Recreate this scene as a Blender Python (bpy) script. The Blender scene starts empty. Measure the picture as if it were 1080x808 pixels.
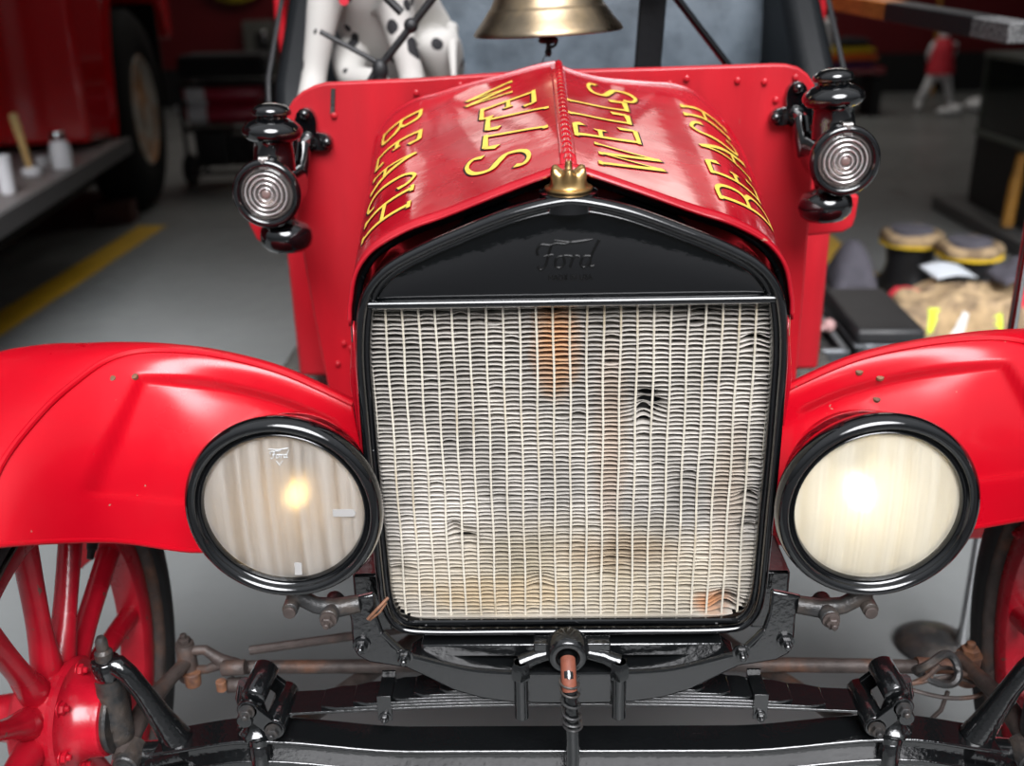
import bpy, bmesh, math, random
from mathutils import Vector, Matrix, Quaternion
random.seed(7)
S = bpy.context.scene
COL = S.collection
PI = math.pi
SKY_BREAK = 26.0

# ------------------------------------------------------------------ camera, world, exposure
cam_d = bpy.data.cameras.new('camera'); cam = bpy.data.objects.new('camera', cam_d); COL.objects.link(cam)
cam_d.sensor_width = 36.0; cam_d.lens = 36.0; cam_d.clip_start = .02; cam_d.clip_end = 200
def cam_axes(pitch, yaw, roll):
    f = Vector((-math.sin(yaw)*math.cos(pitch), math.cos(yaw)*math.cos(pitch), -math.sin(pitch)))
    r = Vector((math.cos(yaw), math.sin(yaw), 0)); u = r.cross(f)
    r2 = math.cos(roll)*r + math.sin(roll)*u; u2 = -math.sin(roll)*r + math.cos(roll)*u
    return r2, u2, f
r_, u_, f_ = cam_axes(.3732, .0309, -.0247)
cam.matrix_world = Matrix(((r_.x, u_.x, -f_.x, -.035), (r_.y, u_.y, -f_.y, -1.14), (r_.z, u_.z, -f_.z, 1.317), (0, 0, 0, 1)))
cam_d.dof.use_dof = True; cam_d.dof.focus_distance = 1.32; cam_d.dof.aperture_fstop = 2.7
S.camera = cam

W = bpy.data.worlds.new('overcast_sky'); S.world = W; W.use_nodes = True
nt = W.node_tree; nt.nodes.clear()
o = nt.nodes.new('ShaderNodeOutputWorld'); bg = nt.nodes.new('ShaderNodeBackground'); nt.links.new(bg.outputs[0], o.inputs[0])
tc = nt.nodes.new('ShaderNodeTexCoord'); sp = nt.nodes.new('ShaderNodeSeparateXYZ'); nt.links.new(tc.outputs['Generated'], sp.inputs[0])
rp = nt.nodes.new('ShaderNodeValToRGB'); nt.links.new(sp.outputs['Z'], rp.inputs[0])
rp.color_ramp.elements[0].position = .0; rp.color_ramp.elements[0].color = (.10, .105, .10, 1)
rp.color_ramp.elements[1].position = .8; rp.color_ramp.elements[1].color = (.80, .83, .88, 1)
e = rp.color_ramp.elements.new(.25); e.color = (.34, .36, .39, 1)
# brighter break in the clouds, high in front of the car
dt = nt.nodes.new('ShaderNodeVectorMath'); dt.operation = 'DOT_PRODUCT'; nt.links.new(tc.outputs['Generated'], dt.inputs[0])
dt.inputs[1].default_value = Vector((.10, -.67, .74)).normalized()
mr = nt.nodes.new('ShaderNodeMapRange'); mr.interpolation_type = 'SMOOTHSTEP'; nt.links.new(dt.outputs['Value'], mr.inputs[0])
mr.inputs[1].default_value = math.cos(math.radians(25)); mr.inputs[2].default_value = math.cos(math.radians(11)); mr.inputs[3].default_value = 0; mr.inputs[4].default_value = SKY_BREAK
sc_ = nt.nodes.new('ShaderNodeVectorMath'); sc_.operation = 'SCALE'; sc_.inputs[0].default_value = (1, 1, 1.03); nt.links.new(mr.outputs[0], sc_.inputs['Scale'])
ad = nt.nodes.new('ShaderNodeVectorMath'); ad.operation = 'ADD'; nt.links.new(rp.outputs[0], ad.inputs[0]); nt.links.new(sc_.outputs[0], ad.inputs[1])
nt.links.new(ad.outputs[0], bg.inputs[0]); bg.inputs[1].default_value = 1.0
S.view_settings.view_transform = 'Standard'; S.view_settings.look = 'None'; S.view_settings.gamma = 1
S.view_settings.use_curve_mapping = False; S.view_settings.exposure = -0.35
for ly, le in ((8.6, 55),):      # unseen fill lights, added to brighten the dark back of the garage
    for lx in (-1.8, 2.4):
        ld_ = bpy.data.lights.new('interior_fill', 'AREA'); ld_.shape = 'RECTANGLE'; ld_.size = 2.6; ld_.size_y = 2.2; ld_.energy = le; ld_.color = (1, .95, .88)
        lo = bpy.data.objects.new('interior_fill', ld_); COL.objects.link(lo); lo.location = (lx, ly, 3.9)
try:
    S.cycles.use_denoising = True
    S.cycles.max_bounces = 10; S.cycles.transparent_max_bounces = 12
except Exception: pass

# ------------------------------------------------------------------ materials
def N(nt, typ, **kw):
    n = nt.nodes.new(typ)
    for k, v in kw.items():
        if k in n.inputs: n.inputs[k].default_value = v
        else: setattr(n, k, v)
    return n
def mat(name, col, rough=.5, metal=0., coat=0., spec=.5, var=.0, vscale=8., bump=0., bscale=60., rvar=0.,
        col2=None, mix_lo=.45, mix_hi=.6, mscale=6., detail=4., chips=None, chip_t=.72, chip_s=45.,
        emit=None, estr=0., trans=0., ior=1.45, stretch=None):
    m = bpy.data.materials.new(name); m.use_nodes = True; nt = m.node_tree; nt.nodes.clear()
    out = N(nt, 'ShaderNodeOutputMaterial'); p = N(nt, 'ShaderNodeBsdfPrincipled'); nt.links.new(p.outputs[0], out.inputs[0])
    p.inputs['Metallic'].default_value = metal; p.inputs['Roughness'].default_value = rough
    p.inputs['Specular IOR Level'].default_value = spec; p.inputs['Coat Weight'].default_value = coat
    p.inputs['Coat Roughness'].default_value = .06; p.inputs['IOR'].default_value = ior
    p.inputs['Transmission Weight'].default_value = trans
    tc = N(nt, 'ShaderNodeTexCoord'); mp = N(nt, 'ShaderNodeMapping'); nt.links.new(tc.outputs['Object'], mp.inputs[0])
    if stretch: mp.inputs['Scale'].default_value = stretch
    c = N(nt, 'ShaderNodeRGB'); c.outputs[0].default_value = (*col, 1); cur = c.outputs[0]
    if col2:
        nz = N(nt, 'ShaderNodeTexNoise', Scale=mscale, Detail=detail, Roughness=.6); nt.links.new(mp.outputs[0], nz.inputs['Vector'])
        r = N(nt, 'ShaderNodeMapRange'); r.inputs[1].default_value = mix_lo; r.inputs[2].default_value = mix_hi
        nt.links.new(nz.outputs[0], r.inputs[0])
        mx = N(nt, 'ShaderNodeMix', data_type='RGBA'); nt.links.new(r.outputs[0], mx.inputs['Factor'])
        nt.links.new(cur, mx.inputs[6]); mx.inputs[7].default_value = (*col2, 1); cur = mx.outputs[2]
    if var:
        nz = N(nt, 'ShaderNodeTexNoise', Scale=vscale, Detail=5.); nt.links.new(mp.outputs[0], nz.inputs['Vector'])
        r = N(nt, 'ShaderNodeMapRange'); r.inputs[1].default_value = .3; r.inputs[2].default_value = .7
        r.inputs[3].default_value = 1-var; r.inputs[4].default_value = 1+var; nt.links.new(nz.outputs[0], r.inputs[0])
        mx = N(nt, 'ShaderNodeVectorMath', operation='SCALE'); nt.links.new(cur, mx.inputs[0]); nt.links.new(r.outputs[0], mx.inputs['Scale']); cur = mx.outputs[0]
    if chips:
        nz = N(nt, 'ShaderNodeTexNoise', Scale=chip_s, Detail=3., Roughness=.55); nt.links.new(mp.outputs[0], nz.inputs['Vector'])
        r = N(nt, 'ShaderNodeMapRange'); r.inputs[1].default_value = chip_t; r.inputs[2].default_value = chip_t+.02
        nt.links.new(nz.outputs[0], r.inputs[0])
        mx = N(nt, 'ShaderNodeMix', data_type='RGBA'); nt.links.new(r.outputs[0], mx.inputs['Factor'])
        nt.links.new(cur, mx.inputs[6]); mx.inputs[7].default_value = (*chips, 1); cur = mx.outputs[2]
    nt.links.new(cur, p.inputs['Base Color'])
    if rvar:
        nz = N(nt, 'ShaderNodeTexNoise', Scale=9., Detail=6.); nt.links.new(mp.outputs[0], nz.inputs['Vector'])
        r = N(nt, 'ShaderNodeMapRange'); r.inputs[1].default_value = .35; r.inputs[2].default_value = .68
        r.inputs[3].default_value = max(.02, rough-rvar); r.inputs[4].default_value = rough+rvar
        nt.links.new(nz.outputs[0], r.inputs[0]); nt.links.new(r.outputs[0], p.inputs['Roughness'])
    if bump:
        nz = N(nt, 'ShaderNodeTexNoise', Scale=bscale, Detail=4.); nt.links.new(mp.outputs[0], nz.inputs['Vector'])
        b = N(nt, 'ShaderNodeBump', Strength=bump, Distance=.004); nt.links.new(nz.outputs[0], b.inputs['Height'])
        nt.links.new(b.outputs[0], p.inputs['Normal']); nt.links.new(b.outputs[0], p.inputs['Coat Normal'])
    if emit:
        p.inputs['Emission Color'].default_value = (*emit, 1); p.inputs['Emission Strength'].default_value = estr
    return m
M = {}
RED = (.47, .0015, .010)
M['red'] = mat('red_enamel', RED, .34, coat=.12, var=.07, vscale=5, bump=.05, bscale=14, rvar=.08, chips=(.32, .16, .12), chip_t=.735, chip_s=38)
M['hood_red'] = mat('waxed_red_enamel', (.33, .003, .011), .25, coat=.4, var=.12, vscale=7, bump=.06, bscale=25, rvar=.14, chips=(.36, .14, .10), chip_t=.745, chip_s=50, col2=(.39, .010, .019), mscale=5)
M['board_red'] = mat('brushed_red_board_paint', (.37, .006, .013), .42, var=.2, vscale=14, bump=.22, bscale=40, rvar=.08, chips=(.22, .07, .05), chip_t=.735, chip_s=40, stretch=(1, 1, .22))
M['wheel_red'] = mat('worn_red_wheel_paint', (.42, .006, .018), .3, coat=.2, var=.18, vscale=20, bump=.12, bscale=70, rvar=.1, chips=(.16, .06, .045), chip_t=.69, chip_s=55)
M['black'] = mat('black_enamel', (.0022, .0025, .003), .08, coat=1., bump=.035, bscale=60, rvar=.03, chips=(.25, .25, .25), chip_t=.76, chip_s=120)
M['panel_black'] = mat('orange_peel_black_enamel', (.002, .0024, .003), .07, coat=.8, bump=.05, bscale=60, rvar=.03)
M['script_black'] = mat('dull_black_script', (.003, .003, .003), .38, spec=.35)
M['chassis'] = mat('brushed_black_chassis_paint', (.0045, .005, .0054), .15, coat=1., bump=.16, bscale=120, rvar=.08)
M['grime'] = mat('grimy_grey_iron', (.022, .022, .022), .45, var=.4, vscale=40, bump=.4, bscale=120, coat=.15, col2=(.045, .036, .03), mscale=30)
M['rust'] = mat('rusty_steel', (.058, .045, .040), .55, metal=.2, var=.3, vscale=50, bump=.35, bscale=130, col2=(.12, .058, .035), mix_lo=.52, mix_hi=.72, mscale=14)
M['rust_orange'] = mat('orange_rust', (.17, .075, .038), .65, var=.3, vscale=60, bump=.4, bscale=160, col2=(.10, .05, .035), mscale=40)
M['copper'] = mat('red_brown_rust', (.17, .05, .028), .6, var=.2, vscale=80, bump=.2, bscale=150)
M['steel'] = mat('bright_bolt_steel', (.42, .40, .38), .35, metal=.9, var=.3, vscale=90, bump=.2, bscale=200)
M['brass'] = mat('worn_brass', (.56, .36, .15), .36, metal=1., var=.2, vscale=30, rvar=.1, bump=.12, bscale=60)
M['bell'] = mat('tarnished_bell_brass', (.27, .215, .15), .36, metal=1., var=.25, vscale=16, rvar=.1, bump=.08, bscale=30, col2=(.36, .27, .165), mscale=9)
M['chrome'] = mat('chrome', (.62, .63, .64), .14, metal=1.)
M['rubber'] = mat('tyre_rubber', (.014, .014, .014), .55, var=.2, vscale=30, bump=.15, bscale=90)
M['truck_rubber'] = mat('old_truck_rubber', (.008, .008, .008), .8, spec=.15)
M['dark'] = mat('black_void', (.004, .004, .004), .9)
M['yellow'] = mat('yellow_lettering_paint', (.72, .50, .075), .4, var=.1, vscale=60)
M['shadow'] = mat('black_letter_outline', (.012, .006, .006), .4)
M['leather'] = mat('blue_grey_leather', (.085, .105, .125), .42, var=.2, vscale=7, bump=.3, bscale=90, col2=(.055, .07, .085), mscale=8)
M['black_leather'] = mat('black_leather', (.005, .006, .007), .5, spec=.2, bump=.2, bscale=90)
M['wood'] = mat('varnished_wood', (.30, .10, .025), .35, var=.3, vscale=20, stretch=(4, .4, 4), coat=.3)
M['tape'] = mat('black_wrap', (.010, .010, .011), .5, bump=.2, bscale=80)
M['endgrain'] = mat('grey_speckled_end', (.13, .13, .13), .6, col2=(.03, .03, .03), mscale=160, bump=.4, bscale=160)
M['tan'] = mat('tan_turnout_cloth', (.40, .285, .16), .85, var=.25, vscale=22, bump=.8, bscale=30, col2=(.22, .155, .095), mscale=14)
M['grey_cloth'] = mat('grey_cloth', (.10, .095, .115), .85, var=.2, vscale=14, bump=.4, bscale=40)
M['lime'] = mat('lime_reflective_trim', (.62, .80, .03), .5, var=.1, vscale=30)
M['silver_tape'] = mat('silver_reflective_tape', (.6, .63, .65), .35)
M['red_cloth'] = mat('red_trim_cloth', (.62, .03, .05), .7, var=.1, vscale=20)
M['white'] = mat('white_plastic', (.72, .73, .75), .4, var=.05)
M['paper'] = mat('white_paper', (.62, .66, .70), .7)
M['case'] = mat('black_case_plastic', (.014, .014, .015), .42, var=.2, vscale=12, bump=.15, bscale=60)
M['case_edge'] = mat('case_metal_edge', (.16, .17, .18), .4, metal=.6)
M['case_inner'] = mat('case_grey_side', (.05, .052, .058), .5, var=.2, vscale=9)
M['pink'] = mat('dusty_pink_knob', (.40, .24, .23), .6)
M['amber'] = mat('amber_wood', (.42, .20, .03), .5, var=.2, vscale=12)
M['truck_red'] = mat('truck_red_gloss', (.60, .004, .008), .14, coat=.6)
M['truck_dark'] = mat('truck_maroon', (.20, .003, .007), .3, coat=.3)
M['tread_plate'] = mat('grey_running_board', (.20, .18, .175), .5, var=.2, vscale=14, bump=.3, bscale=40)
M['board_edge'] = mat('dark_grey_edge_trim', (.09, .09, .09), .5)
M['rimgrey'] = mat('truck_rim', (.34, .32, .28), .5, col2=(.30, .14, .05), mscale=5, var=.2)
M['plinth'] = mat('black_plinth', (.010, .010, .011), .5)
M['cab_frame'] = mat('grey_cabinet_frame', (.16, .19, .17), .4, metal=.4)
M['cab_inner'] = mat('pale_green_grey_panel', (.24, .30, .26), .6)
M['sticker'] = mat('pale_worn_sticker', (.34, .33, .32), .6)
M['orange'] = mat('orange_cloth', (.75, .13, .02), .8)
M['yelcloth'] = mat('yellow_cloth', (.75, .50, .02), .8)
M['purple'] = mat('purple_cloth', (.06, .02, .10), .8)
M['blackcloth'] = mat('black_cloth', (.01, .01, .012), .9)
M['hose'] = mat('yellow_hose', (.42, .33, .015), .55, var=.15)
M['pale_wood'] = mat('pale_wood', (.50, .33, .13), .5, var=.2, vscale=20)
M['teal'] = mat('pale_green_glassware', (.28, .42, .36), .25)
M['brick'] = mat('brown_block', (.06, .022, .016), .8, var=.2)
M['box_grey'] = mat('grey_metal_box', (.10, .10, .09), .5, var=.2)
M['dim_red'] = mat('tank_red', (.36, .012, .04), .3, coat=.3)
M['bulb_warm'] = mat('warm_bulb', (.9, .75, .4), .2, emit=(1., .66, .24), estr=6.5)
M['bulb_sky_glint'] = mat('sky_glint_bulb', (.9, .9, .85), .2, emit=(1., .95, .82), estr=13.0)  # emission put in for the sky's bright reflection in the right headlamp

def core_mat():
    m = mat('weathered_fin_metal', (.50, .47, .43), .4, metal=.3, var=.32, vscale=14)
    nt = m.node_tree; p = [n for n in nt.nodes if n.type == 'BSDF_PRINCIPLED'][0]
    cur = p.inputs['Base Color'].links[0].from_socket
    tc = [n for n in nt.nodes if n.type == 'TEX_COORD'][0]
    sx = N(nt, 'ShaderNodeSeparateXYZ'); nt.links.new(tc.outputs['Object'], sx.inputs[0])
    def blob(cx, cz, rx, rz, colr, strength):
        nonlocal cur
        a = N(nt, 'ShaderNodeMath', operation='SUBTRACT'); nt.links.new(sx.outputs['X'], a.inputs[0]); a.inputs[1].default_value = cx
        a2 = N(nt, 'ShaderNodeMath', operation='DIVIDE'); nt.links.new(a.outputs[0], a2.inputs[0]); a2.inputs[1].default_value = rx
        b = N(nt, 'ShaderNodeMath', operation='SUBTRACT'); nt.links.new(sx.outputs['Z'], b.inputs[0]); b.inputs[1].default_value = cz
        b2 = N(nt, 'ShaderNodeMath', operation='DIVIDE'); nt.links.new(b.outputs[0], b2.inputs[0]); b2.inputs[1].default_value = rz
        a3 = N(nt, 'ShaderNodeMath', operation='POWER'); nt.links.new(a2.outputs[0], a3.inputs[0]); a3.inputs[1].default_value = 2
        b3 = N(nt, 'ShaderNodeMath', operation='POWER'); nt.links.new(b2.outputs[0], b3.inputs[0]); b3.inputs[1].default_value = 2
        s = N(nt, 'ShaderNodeMath', operation='ADD'); nt.links.new(a3.outputs[0], s.inputs[0]); nt.links.new(b3.outputs[0], s.inputs[1])
        nz = N(nt, 'ShaderNodeTexNoise', Scale=26., Detail=4.); nt.links.new(tc.outputs['Object'], nz.inputs['Vector'])
        s2 = N(nt, 'ShaderNodeMath', operation='ADD'); nt.links.new(s.outputs[0], s2.inputs[0]); nt.links.new(nz.outputs[0], s2.inputs[1])
        r = N(nt, 'ShaderNodeMapRange'); r.inputs[1].default_value = .5; r.inputs[2].default_value = 1.6
        r.inputs[3].default_value = strength; r.inputs[4].default_value = 0.; nt.links.new(s2.outputs[0], r.inputs[0])
        mx = N(nt, 'ShaderNodeMix', data_type='RGBA'); nt.links.new(r.outputs[0], mx.inputs['Factor'])
        nt.links.new(cur, mx.inputs[6]); mx.inputs[7].default_value = (*colr, 1); cur = mx.outputs[2]
    blob(-.018, .91, .032, .08, (.66, .31, .09), .68)
    blob(.0, .58, .3, .10, (.50, .40, .22), .45)
    blob(.19, .545, .03, .02, (.45, .17, .05), .8)
    blob(.05, .78, .025, .15, (.45, .27, .14), .4)
    blob(.06, .62, .09, .035, (.34, .24, .15), .6)
    blob(.2, .70, .03, .12, (.42, .30, .19), .4)
    blob(-.1, .56, .12, .03, (.55, .40, .22), .5)
    nt.links.new(cur, p.inputs['Base Color'])
    return m
M['core'] = core_mat()
M['core_tube'] = mat('cream_tube_metal', (.68, .63, .53), .4, metal=.2, var=.15, vscale=25, col2=(.50, .40, .26), mix_lo=.5, mix_hi=.75, mscale=9)

def glass_mat(name, tint, haze_col, haze, rough=.05, flute=0., scale=220., clear=.85):
    m = bpy.data.materials.new(name); m.use_nodes = True; nt = m.node_tree; nt.nodes.clear()
    out = N(nt, 'ShaderNodeOutputMaterial')
    tr = N(nt, 'ShaderNodeBsdfTransparent'); tr.inputs[0].default_value = (*tint, 1)
    rf = N(nt, 'ShaderNodeBsdfRefraction', Roughness=.5, IOR=1.25); rf.inputs[0].default_value = (*tint, 1)
    df = N(nt, 'ShaderNodeBsdfDiffuse'); df.inputs[0].default_value = (*haze_col, 1)
    gl = N(nt, 'ShaderNodeBsdfGlossy', Roughness=rough)
    fr = N(nt, 'ShaderNodeFresnel', IOR=1.45)
    m0 = N(nt, 'ShaderNodeMixShader'); m0.inputs[0].default_value = clear; nt.links.new(tr.outputs[0], m0.inputs[1]); nt.links.new(rf.outputs[0], m0.inputs[2])
    m1 = N(nt, 'ShaderNodeMixShader'); m1.inputs[0].default_value = haze; nt.links.new(m0.outputs[0], m1.inputs[1]); nt.links.new(df.outputs[0], m1.inputs[2])
    m2 = N(nt, 'ShaderNodeMixShader'); nt.links.new(fr.outputs[0], m2.inputs[0]); nt.links.new(m1.outputs[0], m2.inputs[1]); nt.links.new(gl.outputs[0], m2.inputs[2])
    nt.links.new(m2.outputs[0], out.inputs[0])
    if flute:
        tc = N(nt, 'ShaderNodeTexCoord'); mp = N(nt, 'ShaderNodeMapping'); mp.inputs['Scale'].default_value = (1, .02, .02)
        nt.links.new(tc.outputs['Object'], mp.inputs[0])
        nz = N(nt, 'ShaderNodeTexNoise', Scale=scale, Detail=2.); nt.links.new(mp.outputs[0], nz.inputs['Vector'])
        b = N(nt, 'ShaderNodeBump', Strength=flute, Distance=.004); nt.links.new(nz.outputs[0], b.inputs['Height'])
        for n in (rf, gl, df): nt.links.new(b.outputs[0], n.inputs['Normal'])
        r = N(nt, 'ShaderNodeMapRange'); r.inputs[1].default_value = .35; r.inputs[2].default_value = .65
        r.inputs[3].default_value = max(haze-.14, 0); r.inputs[4].default_value = haze+.14
        nt.links.new(nz.outputs[0], r.inputs[0]); nt.links.new(r.outputs[0], m1.inputs[0])
    return m
M['lens_l'] = glass_mat('beige_fluted_lens_glass', (.93, .90, .86), (.56, .52, .47), .36, .06, .5, 70.)
M['lens_r'] = glass_mat('cream_fluted_lens_glass', (.97, .95, .90), (.74, .69, .57), .40, .06, .5, 70.)
M['lens_s'] = glass_mat('clear_ringed_lens_glass', (.92, .90, .88), (.42, .40, .39), .10, .04, clear=.4)
M['ring_glass'] = mat('polished_glass_ring', (.62, .60, .59), .12, metal=.6)
M['button_glass'] = mat('dusky_glass_button', (.16, .11, .10), .15, coat=.5)
M['pane'] = glass_mat('cabinet_glass', (.80, .88, .84), (.2, .25, .22), .06, .03, clear=.0)
M['reflector_l'] = mat('aged_warm_reflector', (.46, .42, .37), .42, metal=.4, var=.1)
M['reflector_r'] = mat('silvered_reflector', (.72, .67, .57), .42, metal=.4, var=.08)
M['reflector_s'] = mat('dull_lamp_interior', (.40, .36, .35), .3, metal=.6)

DOG_SPOTS = [((-.503, 1.115, 1.253), .013), ((-.503, 1.115, 1.232), .014), ((-.482, 1.115, 1.211), .015), ((-.340, 1.13, 1.235), .015), ((-.298, 1.13, 1.19), .013), ((-.445, 1.13, 1.262), .02), ((-.43, 1.13, 1.245), .014)]
def dalmatian_mat():
    m = bpy.data.materials.new('white_coat_with_black_spots'); m.use_nodes = True; nt = m.node_tree
    p = nt.nodes['Principled BSDF']; p.inputs['Roughness'].default_value = .8
    tc = N(nt, 'ShaderNodeTexCoord')
    nz = N(nt, 'ShaderNodeTexNoise', Scale=30.); nt.links.new(tc.outputs['Object'], nz.inputs['Vector'])
    ad = N(nt, 'ShaderNodeVectorMath', operation='MULTIPLY_ADD'); nt.links.new(nz.outputs['Color'], ad.inputs[0]); ad.inputs[1].default_value = (.012, .012, .012)
    nt.links.new(tc.outputs['Object'], ad.inputs[2])
    vo = N(nt, 'ShaderNodeTexVoronoi', Scale=21., Randomness=1.); nt.links.new(ad.outputs[0], vo.inputs['Vector'])
    sh = N(nt, 'ShaderNodeSeparateColor'); nt.links.new(vo.outputs['Color'], sh.inputs[0])
    th = N(nt, 'ShaderNodeMapRange'); th.inputs[1].default_value = .45; th.inputs[2].default_value = 1.; th.inputs[3].default_value = 0.; th.inputs[4].default_value = .46
    nt.links.new(sh.outputs[0], th.inputs[0])
    lt = N(nt, 'ShaderNodeMath', operation='LESS_THAN'); nt.links.new(vo.outputs['Distance'], lt.inputs[0]); nt.links.new(th.outputs[0], lt.inputs[1])
    fac = lt.outputs[0]
    for q, rr in DOG_SPOTS:
        ds = N(nt, 'ShaderNodeVectorMath', operation='DISTANCE'); nt.links.new(ad.outputs[0], ds.inputs[0]); ds.inputs[1].default_value = (q[0]+.006, q[1]+.006, q[2]+.006)
        l2 = N(nt, 'ShaderNodeMath', operation='LESS_THAN'); nt.links.new(ds.outputs['Value'], l2.inputs[0]); l2.inputs[1].default_value = rr
        mxm = N(nt, 'ShaderNodeMath', operation='MAXIMUM'); nt.links.new(fac, mxm.inputs[0]); nt.links.new(l2.outputs[0], mxm.inputs[1]); fac = mxm.outputs[0]
    mx = N(nt, 'ShaderNodeMix', data_type='RGBA'); nt.links.new(fac, mx.inputs['Factor'])
    mx.inputs[6].default_value = (.42, .405, .38, 1); mx.inputs[7].default_value = (.012, .012, .014, 1)
    nt.links.new(mx.outputs[2], p.inputs['Base Color'])
    return m
M['dog'] = dalmatian_mat()
M['floor'] = mat('painted_concrete_floor', (.19, .20, .198), .42, var=.10, vscale=3, bump=.12, bscale=60, rvar=.08, col2=(.16, .17, .168), mscale=1.5)
M['asphalt'] = mat('dark_asphalt', (.045, .045, .047), .8, var=.2, vscale=30)
M['line'] = mat('yellow_floor_paint', (.60, .36, .02), .5, var=.12, vscale=12)
M['wall'] = mat('dark_red_wall', (.115, .003, .006), .5, var=.1, vscale=2)
M['wall_side'] = mat('grey_garage_wall', (.10, .10, .10), .7, var=.1, vscale=2)
M['ceil'] = mat('dark_ceiling', (.16, .16, .16), .8)
M['kick'] = mat('black_wall_base', (.008, .008, .009), .6)

# ------------------------------------------------------------------ mesh helpers
class MB:
    def __init__(s): s.v = []; s.f = []; s.m = []
    def add(s, vs, fs, mi=0):
        b = len(s.v); s.v += [tuple(v) for v in vs]; s.f += [tuple(i+b for i in f) for f in fs]; s.m += [mi]*len(fs); return s
    def box(s, c, d, rot=None, mi=0):
        c = Vector(c); vs = []
        for x in (-.5, .5):
            for y in (-.5, .5):
                for z in (-.5, .5):
                    p = Vector((x*d[0], y*d[1], z*d[2]))
                    if rot: p = rot @ p
                    vs.append(c+p)
        return s.add(vs, [(0, 1, 3, 2), (4, 6, 7, 5), (0, 4, 5, 1), (2, 3, 7, 6), (0, 2, 6, 4), (1, 5, 7, 3)], mi)
    def frame(s, d):
        d = Vector(d).normalized(); a = Vector((0, 0, 1)) if abs(d.z) < .9 else Vector((1, 0, 0))
        x = a.cross(d).normalized(); return x, d.cross(x), d
    def lathe(s, prof, org, axis, n=40, mi=0, mod=None, close=False, cap=True):
        """prof: list of (radius, height along axis)."""
        x, y, d = s.frame(axis); org = Vector(org); vs = []; fs = []
        for j, (r, h) in enumerate(prof):
            for i in range(n):
                a = 2*PI*i/n; rr, hh = (r, h) if mod is None else mod(r, h, a, j)
                vs.append(org + d*hh + (x*math.cos(a)+y*math.sin(a))*rr)
        for j in range(len(prof)-1):
            for i in range(n):
                k = (i+1) % n; fs.append((j*n+i, j*n+k, (j+1)*n+k, (j+1)*n+i))
        if not close:
          if cap:
            if prof[0][0] > 1e-6: fs.append(tuple(range(n-1, -1, -1)))
            if prof[-1][0] > 1e-6: fs.append(tuple((len(prof)-1)*n+i for i in range(n)))
        else:
            j = len(prof)-1
            for i in range(n):
                k = (i+1) % n; fs.append((j*n+i, j*n+k, k, i))
        return s.add(vs, fs, mi)
    def cyl(s, a, b, r0, r1=None, n=20, mi=0):
        a = Vector(a); b = Vector(b); L = (b-a).length
        r1 = r0 if r1 is None else r1; c = min(r0, r1, L)*.12
        return s.lathe([(0, 0), (r0-c, 0), (r0, c), (r1, L-c), (r1-c, L), (0, L)], a, b-a, n, mi)
    def hexbolt(s, c, axis, r, h, mi=0):
        s.lathe([(0, 0), (r*1.35, 0), (r*1.35, h*.25), (r*1.0, h*.3)], c, axis, 16, mi)
        s.lathe([(0, h*.2), (r, h*.2), (r, h*.9), (r*.8, h), (0, h)], c, axis, 6, mi)
        return s.lathe([(0, h*.9), (r*.5, h*.9), (r*.5, h*1.5), (r*.35, h*1.6), (0, h*1.6)], c, axis, 10, mi)
    def tube(s, pts, r, n=10, closed=False, mi=0):
        P = [Vector(p) for p in pts]; m = len(P); R = r if isinstance(r, (list, tuple)) else [r]*m
        vs = []; fs = []; prev = None
        for i in range(m):
            t = (P[(i+1) % m]-P[i-1]) if closed else (P[min(i+1, m-1)]-P[max(i-1, 0)])
            t.normalize()
            if prev is None:
                a = Vector((0, 0, 1)) if abs(t.z) < .9 else Vector((1, 0, 0)); u = a.cross(t).normalized()
            else:
                u = (prev - t*prev.dot(t)).normalized()
            prev = u; w = t.cross(u)
            for k in range(n):
                a = 2*PI*k/n; vs.append(P[i] + (u*math.cos(a)+w*math.sin(a))*R[i])
        for i in range(m if closed else m-1):
            j = (i+1) % m
            for k in range(n):
                l = (k+1) % n; fs.append((i*n+k, i*n+l, j*n+l, j*n+k))
        if not closed: fs += [tuple(range(n-1, -1, -1)), tuple((m-1)*n+k for k in range(n))]
        return s.add(vs, fs, mi)
    def prism(s, poly, fn, depth, mi=0):
        """poly 2-D, fn(a,b)->3-D front point, depth = 3-D offset to the back face"""
        n = len(poly); A = [Vector(fn(*p)) for p in poly]; D = Vector(depth)
        fs = [tuple(range(n)), tuple(range(2*n-1, n-1, -1))] + [(i, i+n, (i+1) % n+n, (i+1) % n) for i in range(n)]
        return s.add(A+[p+D for p in A], fs, mi)
    def sphere(s, c, r, n=20, mi=0, rot=None):
        r = (r, r, r) if not isinstance(r, (tuple, list)) else r; c = Vector(c); vs = []; fs = []; h = n//2
        for j in range(h+1):
            t = PI*j/h
            for i in range(n):
                a = 2*PI*i/n; p = Vector((r[0]*math.sin(t)*math.cos(a), r[1]*math.sin(t)*math.sin(a), r[2]*math.cos(t)))
                vs.append(c + (rot @ p if rot else p))
        for j in range(h):
            for i in range(n):
                k = (i+1) % n; fs.append((j*n+i, (j+1)*n+i, (j+1)*n+k, j*n+k))
        return s.add(vs, fs, mi)
    def grid(s, fn, nu, nv, mi=0, flip=False):
        vs = [fn(i/nu, j/nv) for i in range(nu+1) for j in range(nv+1)]; fs = []
        for i in range(nu):
            for j in range(nv):
                a = i*(nv+1)+j; f = (a, a+1, a+nv+2, a+nv+1); fs.append(f[::-1] if flip else f)
        return s.add(vs, fs, mi)
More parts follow.
